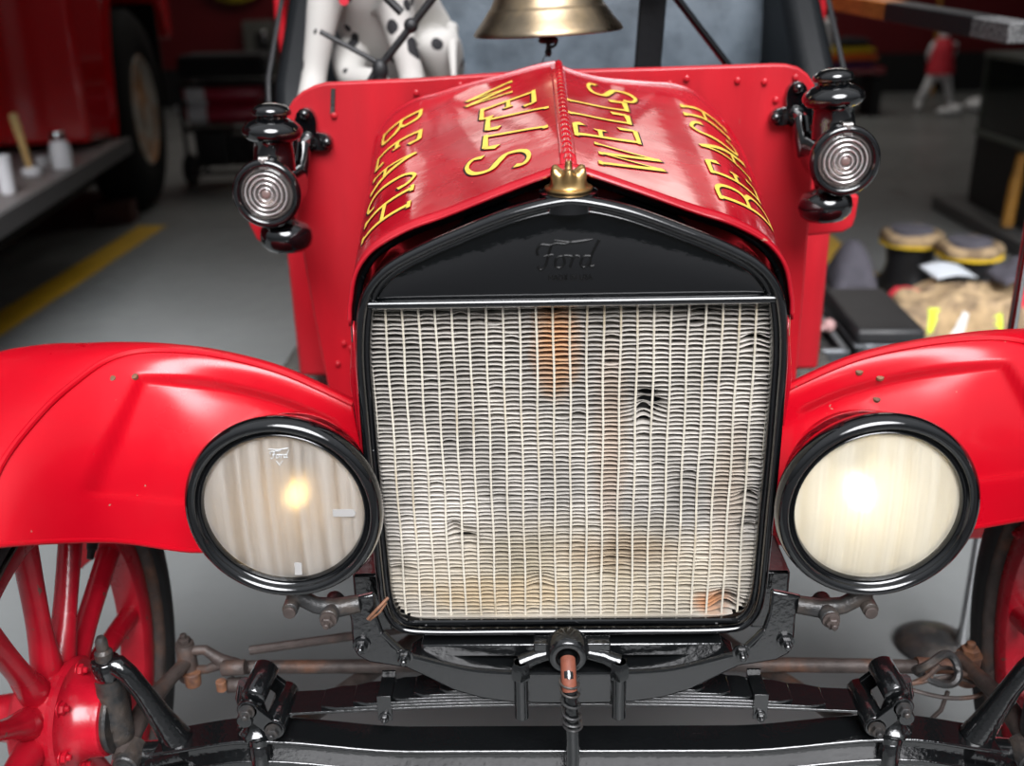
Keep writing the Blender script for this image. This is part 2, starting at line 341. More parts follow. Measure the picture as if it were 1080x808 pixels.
    def build(s, name, m, parent=None, smooth=35, bevel=0., solid=0., seg=2, sub=0):
        me = bpy.data.meshes.new(name); me.from_pydata(s.v, [], s.f)
        for k in (m if isinstance(m, (list, tuple)) else [m]): me.materials.append(M[k])
        for p, i in zip(me.polygons, s.m): p.material_index = i
        bm = bmesh.new(); bm.from_mesh(me); bmesh.ops.remove_doubles(bm, verts=bm.verts, dist=1e-6)
        bmesh.ops.recalc_face_normals(bm, faces=bm.faces); bm.to_mesh(me); bm.free()
        me.shade_smooth()
        if smooth: me.set_sharp_from_angle(angle=math.radians(smooth))
        ob = bpy.data.objects.new(name, me); COL.objects.link(ob)
        if solid:
            md = ob.modifiers.new('solid', 'SOLIDIFY'); md.thickness = solid; md.offset = 0
        if bevel:
            md = ob.modifiers.new('bevel', 'BEVEL'); md.width = bevel; md.segments = seg; md.limit_method = 'ANGLE'; md.angle_limit = math.radians(35)
        if sub:
            md = ob.modifiers.new('subdivision', 'SUBSURF'); md.levels = sub; md.render_levels = sub
        if parent:
            ob.parent = parent
            ob.matrix_parent_inverse = Matrix.Translation(-Vector(WORLD.get(parent.name, (0, 0, 0))))
        return ob
WORLD = {}
def empty(name, label, cat, loc=(0, 0, 0), group=None):
    o = bpy.data.objects.new(name, None); COL.objects.link(o); o.location = loc; o.empty_display_size = .1
    o['label'] = label; o['category'] = cat; WORLD[o.name] = loc
    if group: o['group'] = group
    return o
def tag(o, label, cat, group=None):
    o['label'] = label; o['category'] = cat
    if group: o['group'] = group
    return o
def struct(o): o['kind'] = 'structure'; return o
def lab(o, label): o['label'] = label; return o
def cr(P, u):
    n = len(P); i = min(max(int(u), 0), n-2); f = u-i
    p0 = P[max(i-1, 0)]; p1 = P[i]; p2 = P[i+1]; p3 = P[min(i+2, n-1)]
    return tuple(.5*(2*b+(c-a)*f+(2*a-5*b+4*c-d)*f*f+(-a+3*b-3*c+d)*f**3) for a, b, c, d in zip(p0, p1, p2, p3))
def spline(P, n): return [cr(P, (len(P)-1)*i/n) for i in range(n+1)]
def sstep(a, b, x): t = min(max((x-a)/(b-a), 0), 1); return t*t*(3-2*t)
def rotz(a): return Matrix.Rotation(a, 3, 'Z')

# ------------------------------------------------------------------ the garage
def quad(name, pts, m):
    mb = MB(); mb.add(pts, [(0, 1, 2, 3)]); return struct(mb.build(name, m))
mb = MB(); mb.box((0, 5.6, -.05), (30, 13, .1)); struct(mb.build('floor', 'floor'))
mb = MB(); mb.box((0, -13.4, -.05), (40, 25, .1)); struct(mb.build('driveway', 'asphalt'))
mb = MB(); mb.box((.3, 11.6, 2.0), (13.5, .2, 4)); struct(mb.build('wall_back', 'wall'))
mb = MB(); mb.box((-6.4, 6.5, 2.0), (.2, 10.0, 4)); struct(mb.build('wall_left', 'wall'))
mb = MB(); mb.box((6.9, 6.5, 2.0), (.2, 10.0, 4)); struct(mb.build('wall_right', 'wall_side'))
mb = MB(); mb.box((.25, 6.5, 4.05), (13.5, 10.2, .1)); struct(mb.build('ceiling', 'ceil'))
mb = MB(); mb.box((.25, 1.35, 3.2), (13.5, .2, 1.8)); struct(mb.build('wall_front', 'wall_side'))
mb = MB(); mb.box((.3, 11.47, .22), (13.1, .06, .44)); struct(mb.build('baseboard_back', 'kick'))
mb = MB(); mb.box((-2.36, 3.25, .001), (.17, 3.3, .003)); struct(mb.build('trim_1', 'line'))
mb = MB(); mb.box((1.46, 3.6, .001), (.17, 4.0, .003)); struct(mb.build('trim_2', 'line'))

# ------------------------------------------------------------------ the car
car = empty('antique_fire_car', 'red antique fire car with black radiator shell, round headlamps and yellow lettered hood', 'car', (0, 0, 0))

# ---- frame rails and body floor (mostly hidden)
mb = MB()
for s in (-1, 1): mb.box((s*.27, 1.35, .53), (.05, 2.6, .09))
mb.box((0, 1.6, .56), (.5, .05, .06))
mb.build('chassis_rail', 'chassis', car, bevel=.004)

# ---- radiator shell: section swept round the outline
HALF = [(0, 1.092), (.03, 1.088), (.063, 1.080), (.095, 1.069), (.128, 1.056), (.16, 1.043), (.19, 1.029), (.214, 1.015), (.233, .997), (.246, .974), (.2535, .94), (.2575, .895),
        (.2575, .84), (.257, .77), (.2555, .69), (.2545, .612), (.253, .565), (.247, .538), (.235, .520), (.215, .5105), (.17, .508), (.10, .508), (.04, .508)]
OUT = HALF + [(0, .508)] + [(-x, z) for x, z in HALF[:0:-1]]
def closed_cr(P, n):
    m = len(P); o = []
    for k in range(n):
        u = m*k/n; i = int(u); f = u-i
        p = [P[(i+j) % m] for j in (-1, 0, 1, 2)]
        o.append(tuple(.5*(2*b+(c-a)*f+(2*a-5*b+4*c-d)*f*f+(-a+3*b-3*c+d)*f**3) for a, b, c, d in zip(*p)))
    return o
RIM = closed_cr(OUT, 184)
def ring(path, section, z_scale=1):
    """section: (inward offset, Y)"""
    n = len(path); vs = []; fs = []; m = len(section)
    for i in range(n):
        a = Vector(path[i-1]); b = Vector(path[(i+1) % n]); t = (b-a).normalized(); nn = Vector((t.y, -t.x))   # path runs clockwise: inward
        for d, y in section:
            vs.append((path[i][0]+nn.x*d, y, path[i][1]+nn.y*d))
    for i in range(n):
        j = (i+1) % n
        for k in range(m-1): fs.append((i*m+k, i*m+k+1, j*m+k+1, j*m+k))
    return vs, fs
mb = MB(); v, f = ring(RIM, [(.004, .14), (.001, .135), (0, .02), (-.001, .012), (.0005, .004), (.004, .0003), (.0065, .0003), (.0092, .0025), (.0108, .0065), (.0115, .0105), (.014, .0115), (.0165, .010), (.0175, .011), (.018, .016), (.018, .03)])
mb.add(v, f); shell = mb.build('radiator_shell', 'black', car, smooth=60)
# tank face and the lip over the core
poly = [(x, z) for x, z in RIM if z > .966]
poly.sort(key=lambda p: p[0])
mb = MB()
inner = []
for i, (x, z) in enumerate(RIM):
    a = Vector(RIM[i-1]); b = Vector(RIM[(i+1) % len(RIM)]); t = (b-a).normalized(); nn = Vector((t.y, -t.x))
    inner.append((x+nn.x*.0185, z+nn.y*.0185))
top = sorted([p for p in inner if p[1] > .9705], key=lambda p: p[0])
cx = top[0][0]
def tank(u, w):
    k = u*(len(top)-1); i = min(int(k), len(top)-2); f = k-i
    x = top[i][0]*(1-f)+top[i+1][0]*f; zt = top[i][1]*(1-f)+top[i+1][1]*f
    z = .9675+(zt-.9675)*w
    return (x, .0165-.004*math.sin(PI*min(w*1.0, 1))*math.sin(PI*u), z)
mb.grid(tank, 60, 16); mb.build('tank_face', 'panel_black', shell, smooth=60)
mb = MB(); mb.tube([(-.237+.474*i/30, .010, .9672) for i in range(31)], .0055, 12); mb.build('tank_lip', 'black', shell)
mb = MB()
mb.tube([(-.218, .0045, .5295), (.218, .0045, .5295)], .0045, 10)
mb.build('bottom_lip', 'black', shell)

# script emblem (embossed)
def script(mb, pts, org, ax, ay, sc, r, n=8, cyc=24):
    P = spline(pts, cyc*(len(pts)-1)//2+4)
    mb.tube([Vector(org)+Vector(ax)*(p[0]*sc)+Vector(ay)*(p[1]*sc) for p in P], r, n)
FORD = [
  [(.02, .55), (.0, .75), (.15, .95), (.45, .92), (.75, .98), (1.05, .95), (1.3, 1.04)],                 # top bar of F
  [(.52, .9), (.42, .55), (.30, .15), (.12, .0), (.02, .12)],                                             # stem of F
  [(.25, .5), (.42, .54), (.6, .55)],
  [(.95, .5), (.72, .42), (.68, .12), (.86, .05), (1.02, .25), (.98, .48), (1.15, .5)],                   # o
  [(1.15, .5), (1.32, .42), (1.22, .05)], [(1.27, .28), (1.42, .48), (1.58, .45)],                        # r
  [(1.98, .45), (1.72, .44), (1.62, .15), (1.78, .04), (1.98, .3)], [(2.3, 1.05), (2.05, .55), (1.95, .1), (2.12, .08)]]  # d
mb = MB()
for st in FORD: script(mb, st, (-.038, .0128, 1.006), (1, 0, .02), (0, 0, 1), .031, .0016)
mb.tube([(-.018, .0132, 1.0405), (.0, .0132, 1.0375), (.018, .0132, 1.0395), (.026, .0132, 1.041)], [.0006, .002, .002, .0006], 8)
mb.build('script_emblem', 'script_black', shell)
def text_mesh(name, body, size, m, parent, mw, extrude=.0006):
    cu = bpy.data.curves.new(name, 'FONT'); cu.body = body; cu.size = size; cu.extrude = extrude; cu.align_x = 'CENTER'
    to = bpy.data.objects.new('tmp', cu); COL.objects.link(to)
    dg = bpy.context.evaluated_depsgraph_get(); me = bpy.data.meshes.new_from_object(to.evaluated_get(dg))
    bpy.data.objects.remove(to); me.name = name; me.materials.clear(); me.materials.append(M[m]); me.transform(mw)
    ob = bpy.data.objects.new(name, me); COL.objects.link(ob)
    if parent: ob.parent = parent; ob.matrix_parent_inverse = Matrix.Translation(-Vector(WORLD.get(parent.name, (0, 0, 0))))
    return ob
text_mesh('stamped_text', 'MADE IN USA', .0085, 'script_black', shell, Matrix.Translation((0, .0128, .9935)) @ Matrix.Rotation(PI/2, 4, 'X'), .001)

# ---- radiator core
DAMAGE = [(.095, .838, .014, -.0085), (.092, .818, .013, .008), (.105, .828, .010, -.006), (-.135, .645, .016, -.006), (-.15, .66, .01, .004), (-.225, .60, .012, -.004), (.06, .615, .022, -.004), (.205, .545, .016, .007),
          (-.04, .58, .014, .003), (.045, .59, .012, -.003), (.225, .70, .012, .005), (.228, .66, .012, -.005), (.226, .75, .010, -.004), (.222, .91, .012, .004), (-.02, .955, .012, -.003), (-.1, .952, .014, -.003), (.0, .66, .03, -.0025), (.14, .72, .02, .002), (-.09, .70, .02, -.002), (.16, .955, .02, .0025)]
mb = MB(); NC = 24; NF = 74; X0, X1, Z0, Z1 = -.2405, .2405, .5285, .964
rnd = random.Random(3)
for k in range(NF):
    zb = Z0+(Z1-Z0)*(k+.5)/NF; ph = rnd.random()*6; am = rnd.uniform(.0002, .0007); jig = [rnd.uniform(-.0007, .0007) for _ in range(NC+2)]; curl = [rnd.uniform(-.0022, .0022) if rnd.random() < .05 else 0 for _ in range(NC+2)]
    segs = NC*5; vs = []
    for i in range(segs+1):
        x = X0+(X1-X0)*i/segs; c = i/5.; ci = int(c); fr = c-ci
        dz = (.0008*(1+.5*math.sin(ci*2.3+k))+curl[ci])*math.sin(PI*fr) + am*math.sin(x*60+ph) + jig[ci]*(1-fr)+jig[min(ci+1, NC)]*fr
        dy = 0
        for (dx_, dz_, rr, a) in DAMAGE:
            q = ((x-dx_)**2+(zb-dz_)**2)/(rr*rr)
            if q < 5: dz += a*math.exp(-q)*(1 if k % 2 else .35); dy += abs(a)*2.2*math.exp(-q)
        z = zb+dz
        vs += [(x, .0235+dy, z-.0007), (x, .0225+dy, z), (x, .0235+dy, z+.0007), (x, .048, z-.0012), (x, .048, z-.0022)]
    fs = []
    for i in range(segs):
        for q in range(4): fs.append((i*5+q, i*5+q+1, i*5+q+6, i*5+q+5))
    mb.add(vs, fs)
core = lab(mb.build('radiator_core', 'core', car, smooth=50), 'weathered cream metal radiator fins, bent and rust stained')
mb = MB()
for i in range(NC+1):
    x = X0+(X1-X0)*i/NC
    P = []
    for j in range(31):
        z = Z0+(Z1-Z0)*j/30; P.append((x+.0006*math.sin(z*40+i), .0225, z))
    mb.tube(P, .0015, 6)
lab(mb.build('cooling_tube', 'core_tube', core), 'upright metal tubes of the radiator')
mb = MB(); mb.box((0, .032, .5275), (.46, .022, .003)); lab(mb.build('core_tray', 'core', core), 'pale lower tray of the radiator core')
mb = MB(); mb.box((0, .06, .75), (.49, .02, .46)); mb.build('core_backing', 'dark', core)

# ---- filler cap
def lobes(r, h, a, j):
    if .008 < h < .034 and r > .007: r = r*(1+.11*math.cos(6*a)*sstep(.007, .02, h)); h = h+.0035*math.cos(6*a)*sstep(.018, .026, h)*sstep(.006, .018, r)
    return r, h
mb = MB()
mb.lathe([(0, 0), (.030, 0), (.0315, .002), (.031, .004), (.026, .005), (.0245, .008), (.0235, .014), (.0235, .021), (.0215, .026), (.0175, .0275), (.012, .025), (.006, .024), (.0048, .025), (.0045, .034), (.0035, .037), (0, .0375)], (-.001, .035, 1.094), (0, -.04, 1), 84, mod=lambda r, h, a, j: tuple(.88*q for q in lobes(r, h, a, j)))
lab(mb.build('filler_cap', 'brass', car, smooth=50), 'brass radiator filler cap with scalloped crown')
mb = MB(); mb.lathe([(0, -.02), (.034, -.02), (.034, .0), (.028, .0015), (0, .0015)], (-.001, .035, 1.0925), (0, -.04, 1), 40)
mb.build('filler_neck', 'black', car)

# ---- hood
HF = [(0, 1.117), (.022, 1.109), (.08, 1.088), (.146, 1.063), (.185, 1.050), (.218, 1.034), (.24, 1.018), (.256, .995), (.264, .965), (.268, .93), (.27, .80), (.27, .66)]
HL = [(0, 1.19), (.029, 1.186), (.096, 1.17), (.156, 1.156), (.202, 1.1435), (.240, 1.134), (.276, 1.115), (.302, 1.087), (.315, 1.052), (.325, .99), (.34, .85), (.345, .66)]
HR = [(0, 1.185), (.02, 1.176), (.07, 1.163), (.14, 1.155), (.19, 1.15), (.224, 1.137), (.267, 1.099), (.299, 1.058), (.329, 1.0), (.350, .95), (.375, .85), (.385, .66)]
HY0, HY1 = .045, .635
def hood(side, u, v):
    a = cr(HF, u); b = cr(HL if side < 0 else HR, u)
    return Vector((side*(a[0]*(1-v)+b[0]*v), HY0+(HY1-HY0)*v, a[1]*(1-v)+b[1]*v))
def hood_n(side, u, v):
    e = .02; du = hood(side, u+e, v)-hood(side, u-e, v); dv = hood(side, u, min(v+e, 1))-hood(side, u, max(v-e, 0))
    n = du.cross(dv) if side < 0 else dv.cross(du)
    n.normalize(); return n if n.z > -.2 and (n.z > 0 or n.x*side > 0) else -n
hoods = {}
for s in (-1, 1):
    mb = MB(); mb.grid(lambda a, b: hood(s, .25+8.75*a, b), 60, 24)
    h = mb.build('hood_panel', 'hood_red', car, smooth=60, solid=.003); hoods[s] = h
    # rolled front and rear lips
    mb = MB(); mb.tube([hood(s, .3+8.6*i/50, .004) for i in range(51)], .0028, 8); mb.build('hood_lip', 'hood_red', h)
    mb = MB(); mb.tube([hood(s, .3+8.6*i/50, .998)+Vector((0, 0, .001)) for i in range(51)], .0035, 8)
    mb.build('hood_lip', 'hood_red', h)
    mb = MB(); mb.grid(lambda a, b: hood(s, 9.0+2*a, b)-Vector((s*.004, 0, 0)), 8, 24)
    sp_ = mb.build('hood_side_panel', 'hood_red', car, smooth=60, solid=.002)
    mb = MB()
    for k in range(14):
        v = .12+.055*k; a = hood(s, 9.35, v); b = hood(s, 10.3, v); d = Vector((s*.003, 0, 0))
        mb.tube([a+d, (a+b)/2+d*1.6, b+d], [.001, .006, .001], 8)
    mb.build('louver', 'hood_red', sp_); 
mb = MB(); mb.tube([(0, .06, 1.117), (0, .35, 1.153), (0, .632, 1.190)], .0055, 12)
for k in range(24):
    y = .075+.0235*k; z = 1.117+(y-.06)*.128; mb.tube([(0, y, z), (0, y+.009, z+.0012)], .0066, 12)
mb.build('hood_hinge', 'hood_red', car)
for s in (-1, 1):   # hinge leaf strips
    mb = MB(); mb.grid(lambda a, b: hood(s, .25+.35*a, .03+.95*b)+Vector((0, 0, .002)), 3, 12); mb.build('hinge_leaf', 'hood_red', car, solid=.0015)
mb = MB()      # webbing laid on the shell below the hood edge
for s in (-1, 1): mb.tube([hood(s, .4+8.8*i/30, .02)-Vector((s*.004, -.01, .008)) for i in range(31)], .006, 8)
mb.build('hood_lacing', 'black', car)

# lettering
STK = {  # strokes in a cell: w (reading direction) , h (0 foot, 1 head), width factor
 'W': [[(.0, 1.0, 1), (.30, .0, 1.5)], [(.30, .0, .6), (.52, .95, .6)], [(.52, .95, 1.2), (.74, .0, 1.4)], [(.74, .0, .6), (1.0, 1.0, .9)], [(-.06, 1., .8), (.10, 1., .8)], [(.44, .96, .8), (.58, .96, .8)], [(.93, 1., .8), (1.06, 1., .8)]],
 'E': [[(.12, 0, 1.3), (.12, 1, 1.3)], [(.0, 1, .8), (.85, 1, 1.1)], [(.85, 1, 1.0), (.9, .80, 1.7)], [(.12, .52, .8), (.62, .52, 1.)], [(.6, .60, .9), (.6, .43, .9)], [(.0, 0, .8), (.9, 0, 1.1)], [(.9, 0, 1.0), (.95, .22, 1.8)]],
 'L': [[(.12, 0, 1.1), (.12, 1, 1.0)], [(.0, 1, 1.0), (.26, 1, 1.0)], [(.0, 0, .9), (.9, 0, 1.3)], [(.9, 0, 1.2), (.98, .20, 2.)]],
 'S': [[(.95, .78, 1.7), (.92, .93, 1.1), (.5, 1.02, .8), (.1, .93, 1.2), (.1, .66, 1.4), (.5, .50, 1.5), (.9, .36, 1.4), (.92, .1, 1.2), (.5, -.03, .8), (.08, .06, 1.1), (.03, .24, 1.8)]],
 'B': [[(.14, 0, 1.3), (.14, 1, 1.3)], [(.0, 1, .8), (.6, 1, .9), (.86, .9, 1.2), (.86, .65, 1.3), (.6, .53, .9), (.14, .53, .8)], [(.6, .53, .9), (.95, .40, 1.3), (.95, .13, 1.3), (.65, 0, .9), (.0, 0, .8)]],
 'A': [[(.08, 0, .9), (.48, 1, .9)], [(.48, 1, 1.3), (.92, 0, 1.6)], [(.24, .34, .8), (.76, .34, .8)], [(-.04, 0, .8), (.2, 0, .8)], [(.8, 0, .8), (1.04, 0, .8)]],
 'C': [[(.95, .74, 1.7), (.9, .92, 1.1), (.5, 1.02, .8), (.14, .85, 1.2), (.08, .5, 1.5), (.14, .15, 1.2), (.5, -.02, .8), (.88, .06, 1.0), (.95, .2, 1.4)]],
 'H': [[(.14, 0, 1.3), (.14, 1, 1.3)], [(.86, 0, 1.3), (.86, 1, 1.3)], [(.14, .5, .8), (.86, .5, .8)], [(0, 1, .8), (.28, 1, .8)], [(.72, 1, .8), (1, 1, .8)], [(0, 0, .8), (.28, 0, .8)], [(.72, 0, .8), (1, 0, .8)]]}
def arc_tab(side, v, n=120):
    L = [0.]; p = hood(side, 0, v)
    for i in range(1, n+1):
        q = hood(side, 11*i/n, v); L.append(L[-1]+(q-p).length); p = q
    return L
def lettering(side, word, cells, name):
    """cells: per letter (v at foot-left, v at foot-right, v at head-left, v at head-right, u foot, u head)"""
    mb = MB()
    for ch, (fl, fr_, hl, hr, uf, uh) in zip(word, cells):
        def pt(w, h, lift, ox=0):
            v = (fl*(1-w)+fr_*w)*(1-h)+(hl*(1-w)+hr*w)*h; u = uf*(1-h)+uh*h
            v = min(max(v, .004), .996)
            return hood(side, u, v)+hood_n(side, u, v)*lift
        for li, mi, grow in ((.0022, 1, .0013), (.0030, 0, 0.)):
            for st in STK[ch]:
                n = 10 if len(st) < 3 else 8*len(st)
                P = spline([tuple(q) for q in st], n)
                L = []; R = []
                C_ = [pt(w, h, li) for w, h, k in P]
                if mi == 1:
                    sh = (pt(.5, .45, li)-pt(.5, .55, li)).normalized()*.0016
                    C_ = [c+sh for c in C_]
                for i, c in enumerate(C_):
                    t = (C_[min(i+1, n)]-C_[max(i-1, 0)]).normalized()
                    w, h, k = P[i]; v = min(max((fl*(1-w)+fr_*w)*(1-h)+(hl*(1-w)+hr*w)*h, .004), .996)
                    nn = hood_n(side, uf*(1-h)+uh*h, v); sd = nn.cross(t).normalized()
                    hw = .0035*k+grow
                    ext = t*(grow if i == n else (-grow if i == 0 else 0))
                    L.append(c+sd*hw+ext); R.append(c-sd*hw+ext)
                m = len(L); mb.add(L+R, [(i, i+1, m+i+1, m+i) for i in range(m-1)], mi)
    ob = mb.build(name, ['yellow', 'shadow'], hoods[side], smooth=80)
    return ob
lab(lettering(-1, 'WELLS', [(.84, .73, .89, .77, 2.85, 1.75), (.69, .58, .72, .57, 2.42, 1.25), (.58, .47, .515, .44, 2.27, .92), (.44, .325, .35, .265, 2.3, 1.0), (.295, .18, .22, .11, 2.6, 1.45)], 'word_lettering'), 'yellow WELLS lettering with black outline')
lab(lettering(-1, 'BEACH', [(.85, .73, .875, .78, 6.4, 4.6), (.66, .55, .68, .585, 6.5, 4.4), (.50, .39, .535, .45, 6.5, 4.4), (.355, .25, .37, .28, 6.5, 4.3), (.22, .10, .26, .12, 6.5, 4.25)], 'word_lettering'), 'yellow BEACH lettering with black outline')
lab(lettering(1, 'WELLS', [(.16, .31, .10, .25, 2.65, 1.35), (.36, .48, .26, .385, 2.35, .75), (.52, .615, .45, .53, 2.3, .55), (.645, .745, .585, .665, 2.35, .62), (.745, .845, .775, .90, 2.6, 1.55)], 'word_lettering'), 'yellow WELLS lettering with black outline')
lab(lettering(1, 'BEACH', [(.16, .27, .12, .225, 6.6, 4.05), (.31, .42, .28, .38, 6.4, 4.12), (.48, .62, .42, .52, 6.4, 4.1), (.60, .70, .565, .665, 6.1, 4.1), (.75, .86, .70, .80, 6.0, 4.0)], 'word_lettering'), 'yellow BEACH lettering with black outline')

# ---- firewall
FW = [(-.472, 1.084), (-.470, 1.105), (-.463, 1.122), (-.452, 1.138), (-.435, 1.152), (-.415, 1.161), (-.395, 1.1655), (-.237, 1.169), (-.046, 1.177), (.176, 1.178), (.360, 1.180), (.381, 1.179), (.400, 1.174), (.416, 1.163), (.429, 1.146), (.436, 1.125), (.438, 1.098),
      (.439, .919), (.440, .80), (.440, .52), (-.435, .52), (-.439, .619), (-.453, .759), (-.462, .884)]
mb = MB(); mb.prism(FW, lambda a, b: (a, .65, b), (0, .022, 0)); fw = mb.build('firewall', 'board_red', car, smooth=30, bevel=.004)
for x, z in ((.345, 1.152), (.366, 1.122), (.392, 1.118), (.396, 1.158), (.30, 1.155), (.215, 1.160), (.187, 1.152),(-.383, 1.112), (-.24, 1.146), (-.165, 1.157), (-.40, .70), (-.415, .66), (-.388, .69)):
    mb = MB(); mb.lathe([(0, -.004), (.005, -.004), (.005, .002), (.0035, .003), (0, .003)], (x, .647, z), (0, -1, 0), 12); mb.build('rivet', 'board_red', fw)
mb = MB(); mb.box((-.383, .648, 1.135), (.007, .004, .042), Matrix.Rotation(.12, 3, 'Y')); lab(mb.build('latch', 'grime', fw), 'small rusty latch strip')
for s in (-1, 1):
    P = [(s*.42, .865), (s*.535, .872), (s*.556, .885), (s*.565, .91), (s*.572, .945), (s*.42, .955)] if s < 0 else [(.42, .872), (.515, .880), (.532, .890), (.536, .91), (.538, .948), (.42, .953)]
    mb = MB(); mb.prism(P, lambda a, b: (a, .70, b), (0, .03, 0)); mb.build('body_bracket', 'board_red', car, bevel=.005)

# ---- cowl and body behind the firewall (mostly hidden)
mb = MB(); mb.box((0, .92, .80), (.72, .48, .46)); mb.build('body_tub', 'board_red', car, bevel=.01)
mb = MB(); mb.box((0, 1.30, .985), (1.18, .62, .10)); mb.build('seat_cushion', 'black_leather', car, bevel=.03, seg=4)
mb = MB(); mb.box((0, 1.45, .72), (1.16, .9, .44)); mb.build('seat_box', 'board_red', car, bevel=.01)
def seatback(u, w):
    x = -.60+1.16*u; b = .02*math.sin(PI*w)*(.7+.3*abs(math.sin(u*PI*4)))
    return (x, 1.60-b+.05*w, 1.02+.46*w)
mb = MB(); mb.grid(seatback, 60, 14)
mb.grid(lambda u, w: (-.60+1.16*u, 1.72+.05*w, 1.02+.46*w), 1, 1)
mb.tube([seatback(i/40, 1) for i in range(41)], .03, 10)
mb.build('seat_back', 'leather', car, smooth=60)
for s in (-1, 1):
    mb = MB(); mb.prism([(1.15, 1.0), (1.75, 1.0), (1.75, 1.46), (1.60, 1.50), (1.5, 1.36), (1.2, 1.12)], lambda a, b: (s*.578-.045, a, b), (.09, 0, 0))
    sa = mb.build('seat_arm', 'black_leather', car, bevel=.03, seg=4)
    mb = MB(); mb.tube([(s*.626, 1.14, 1.0), (s*.627, 1.19, 1.13), (s*.627, 1.49, 1.37), (s*.627, 1.58, 1.50)], .006, 8)
    mb.build('seat_piping', 'tape', sa)
    mb = MB(); mb.prism([(2.05, .8), (3.0, .8), (3.0, 1.5), (2.0, 1.5), (1.95, 1.25)], lambda a, b: (s*.785, a, b), (-.03*s, 0, 0)); mb.build('rear_side_panel', 'board_red', car, bevel=.01)
mb = MB(); mb.box((0, 2.45, .80), (1.56, 1.05, .42)); mb.build('rear_body', 'board_red', car, bevel=.015)
# running boards and a rear wheel shape low down
for s in (-1, 1):
    mb = MB(); mb.box((s*.62, 1.6, .33), (.26, 1.3, .03)); mb.build('running_board', 'chassis', car, bevel=.006)
# steering column, braces
mb = MB(); mb.box((.188, .99, 1.22), (.052, .02, .34), Matrix.Rotation(.06, 3, 'Y')); mb.build('windshield_strap', 'black_leather', car, bevel=.004)
mb = MB(); mb.tube([(.34, .90, 1.145), (.228, .90, 1.279), (.15, .90, 1.37)], .0075, 10); mb.build('brace_rod', 'black', car)
mb = MB(); mb.tube([(-.360, .90, 1.14), (-.347, .90, 1.159), (-.231, .90, 1.289), (-.15, .90, 1.38)], .0075, 10)
mb.tube([(-.445, .90, 1.238), (-.333, .90, 1.176)], .005, 8); mb.tube([(-.33, .90, 1.31), (-.288, .90, 1.268)], .008, 8)
mb.sphere((-.336, .90, 1.165), (.016, .014, .022)); mb.sphere((-.272, .9, 1.245), (.014, .012, .014)); mb.cyl((-.336, .90, 1.10), (-.336, .9, 1.165), .012)
mb.build('brace_rod', 'tape', car)
mb = MB(); mb.tube([(.15, .93, 1.3), (.15, .95, 1.302), (.24, .95, 1.305)], .008, 8); mb.build('brace_clip', 'black', car)
# ---- bell
bx, by, bz = -.0145, .80, 1.231
mb = MB()
BP = [(.0, .195), (.02, .194), (.05, .186), (.066, .168), (.073, .14), (.080, .105), (.090, .07), (.1005, .047), (.1035, .043), (.1055, .0415), (.107, .039), (.119, .022), (.130, .009), (.1335, .003), (.1335, .0), (.130, -.0015), (.124, .004), (.098, .036), (.072, .11), (.05, .17), (0, .18)]
mb.lathe(BP, (bx, by, bz), (-.035, 0, 1), 72)
bell = lab(mb.build('bell', 'bell', car, smooth=40), 'tarnished brass bell above the hood')
mb = MB(); mb.tube([(bx, by, bz+.15), (bx, by, bz-.006)], .004, 8)
mb.lathe([(0, -.004), (.016, -.002), (.019, .004), (.012, .010), (0, .012)], (bx, by, bz-.016), (0, 0, 1), 16); mb.sphere((bx, by, bz-.034), (.0065, .0065, .008), 12); mb.cyl((bx, by, bz-.03), (bx, by, bz-.012), .0045)
mb.tube([(bx-.001, by, bz-.034), (bx-.009, by, bz-.044), (bx-.012, by, bz-.056)], .0012, 6); mb.tube([(bx+.004, by, bz-.026), (bx+.012, by-.002, bz-.022), (bx+.016, by, bz-.014)], .003, 6)
mb.build('clapper', 'grime', bell)
mb = MB(); mb.tube([(bx, by, bz+.19), (bx, by, bz+.24), (bx+.03, by+.03, bz+.31), (bx+.14, .95, bz+.33), (.172, .99, bz+.28), (.178, .99, 1.36)], .012, 10); mb.build('bell_hanger', 'black', bell)

# ---- fenders
ROWS = [  # from the lower front edge to the tail; columns from the frame outwards
 [(.285, .15, .55), (.37, .14, .565), (.45, .12, .58), (.514, .07, .603), (.588, .0, .66), (.654, -.13, .731), (.72, -.17, .738), (.80, -.18, .715), (.865, -.17, .665)],
 [(.29, .175, .63), (.378, .165, .66), (.463, .148, .69), (.532, .105, .712), (.602, .04, .752), (.664, -.045, .793), (.73, -.075, .80), (.81, -.085, .785), (.875, -.08, .71)],
 [(.297, .195, .70), (.388, .19, .748), (.475, .180, .780), (.552, .160, .798), (.618, .125, .816), (.68, .085, .832), (.745, .075, .831), (.825, .07, .812), (.89, .07, .745)],
 [(.305, .205, .762), (.40, .205, .811), (.49, .205, .838), (.567, .205, .848), (.635, .205, .850), (.695, .205, .849), (.76, .205, .846), (.835, .205, .83), (.90, .20, .76)],
 [(.31, .27, .730), (.41, .28, .778), (.50, .285, .805), (.575, .285, .818), (.64, .29, .822), (.70, .29, .822), (.77, .29, .820), (.84, .29, .80), (.905, .29, .735)],
 [(.315, .33, .64), (.42, .35, .68), (.51, .37, .71), (.58, .375, .72), (.645, .38, .725), (.705, .38, .725), (.775, .38, .72), (.845, .38, .70), (.905, .38, .64)],
 [(.32, .40, .50), (.43, .43, .51), (.52, .445, .51), (.59, .45, .51), (.65, .45, .51), (.71, .45, .51), (.78, .45, .51), (.85, .45, .50), (.905, .45, .45)],
 [(.32, .47, .36), (.43, .50, .355), (.52, .51, .355), (.59, .51, .355), (.65, .51, .355), (.71, .51, .355), (.78, .51, .355), (.85, .51, .345), (.905, .51, .31)]]
